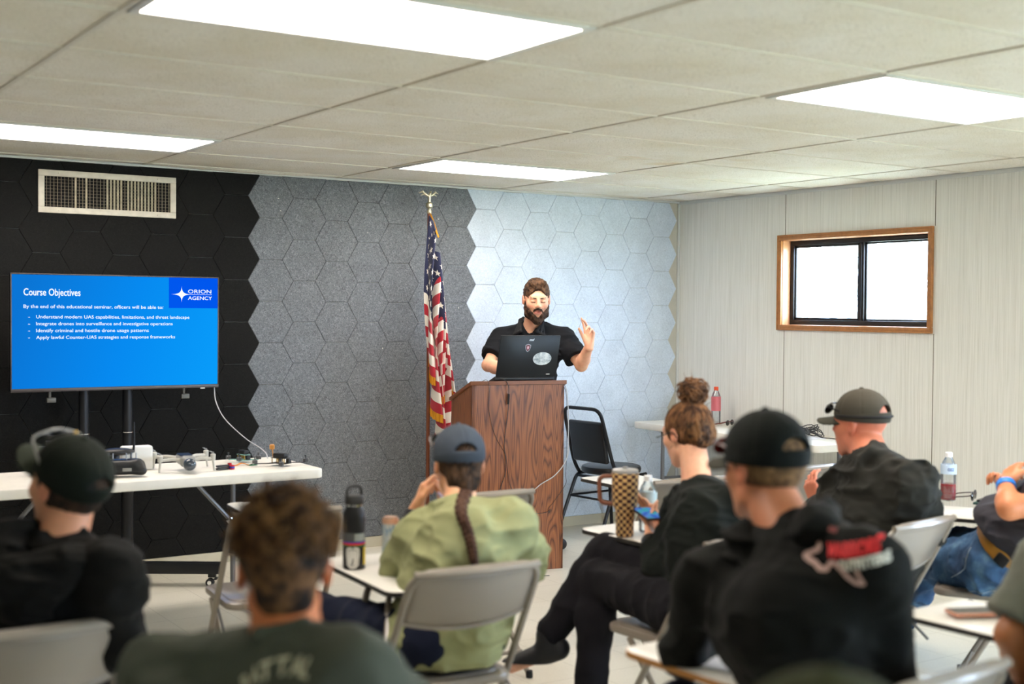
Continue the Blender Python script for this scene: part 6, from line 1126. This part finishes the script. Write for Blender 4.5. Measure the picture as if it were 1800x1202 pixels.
a = J['WL']; dd = nz(a-J['EL']); q = MB(); q.lathe([(.030, -.014), (.036, -.012), (.037, .012), (.030, .014)], 22, M=Matrix.Translation(tuple(float(v) for v in a-dd*.012-rt)) @ Vector(tuple(float(v) for v in dd)).to_track_quat('Z', 'Y').to_matrix().to_4x4()); obj('wristband', q, mat('bright_blue_rubber', '#1b6cc0', .4), o)
hr = el((0, -.016, .035), (.088, .106, .096)); hairpiece(o, rt, H, HR_, lambda P: sub(.01, hr, el((0, .12, -.02), (.08, .09, .11)))(P)-.004*(vn(P, 120, 3)-.5)*2, .2, ('#4a3420', '#8f6c3f'), .005)
# ---- man cut by the lower right corner
J = seated(3.27, -1.15, 0, .05, 0, H=(3.169, -1.175, 1.185), N=(3.090, -1.211, 1.048), SL=(3.050, -1.069, 0.942), SR=(3.044, -1.398, 0.980), EL=(2.945, -1.030, 0.736), WL=(3.118, -0.982, 0.526), C=(3.060, -1.233, 0.856), P=(2.981, -1.274, 0.552))
for k, dx in (('HL', -.09), ('HR', .09)): J[k] = J['P']+V3(dx, .05, -.01)
J['KL'] = V3(*(3.235, -0.821, 0.481)); J['KR'] = J['KL']+V3(.30, -.05, 0); J['AL'] = J['KL']+V3(-.02, -.02, -.42); J['AR'] = J['KR']+V3(0, -.02, -.42)
for k in ('AL', 'AR'): J[k][2] = .10
J['SL'] = J['SL']-V3(0, 0, .03); J['SR'] = J['SR']-V3(0, 0, .03)
o, R, HR_, rt, dress, lo, hi = person('person', 'man at lower right corner, only grey t-shirt sleeve and bare arm showing', J, (-.1, .98, 0), (0, 0, 1), 1.08, '#b5744a', h=.006, pants=cloth('black_trousers', '#141518'), shoes=mat('black_shoe', '#17181b', .5), hands={'L': dict(d=(.1, .6, -.5), n=(.3, -.3, -.8), s=(.8, .3, 0), curl=(.4, .4, .4, .4))})
sf, _ = clothe(J, 1.10, .020, .82, .02, (.006, 51)); dress('t_shirt', sf, cloth('grey_green_tee', '#75776c', .85), hh=.008); H = J['H']; hairpiece(o, rt, H, HR_, lambda P: sub(.01, hr, el((0, .12, -.02), (.08, .09, .11)))(P), .2, ('#2a2018', '#4f3b2a'), .006)
# ---- person in olive cap, bottom edge, nearest the camera
J = seated(1.22, -2.16, 0, .05, 0, H=(1.081, -2.143, 1.058)); hz = J['H']; J = seated(float(hz[0]), float(hz[1])-.05, 0, .05, float(hz[2])-1.165, H=tuple(float(v) for v in hz))
J['SL'] = J['SL']-V3(0, 0, .03); J['SR'] = J['SR']-V3(0, 0, .03)
o, R, HR_, rt, dress, lo, hi = person('person', 'person at bottom edge, only the top of a faded olive cap showing', J, (.05, 1, 0), (0, 0, 1), 1.0, '#c98a68', h=.007, pants=cloth('navy_jeans', '#1f2740'), shoes=mat('black_shoe', '#17181b', .5))
sf, _ = clothe(J, 1.0, .02, .6, .0, (.006, 61)); dress('t_shirt', sf, cloth('dark_olive_tee', '#4c5046', .85), hh=.009); cap(o, rt, J['H'], HR_, cloth('faded_olive_cap', '#43462f', .9), cloth('faded_olive_cap', '#43462f'), size=1.03)
fchair(float(J['P'][0]), float(J['P'][1])+.08, 0, 'folding chair under the person in the faded olive cap', 0)
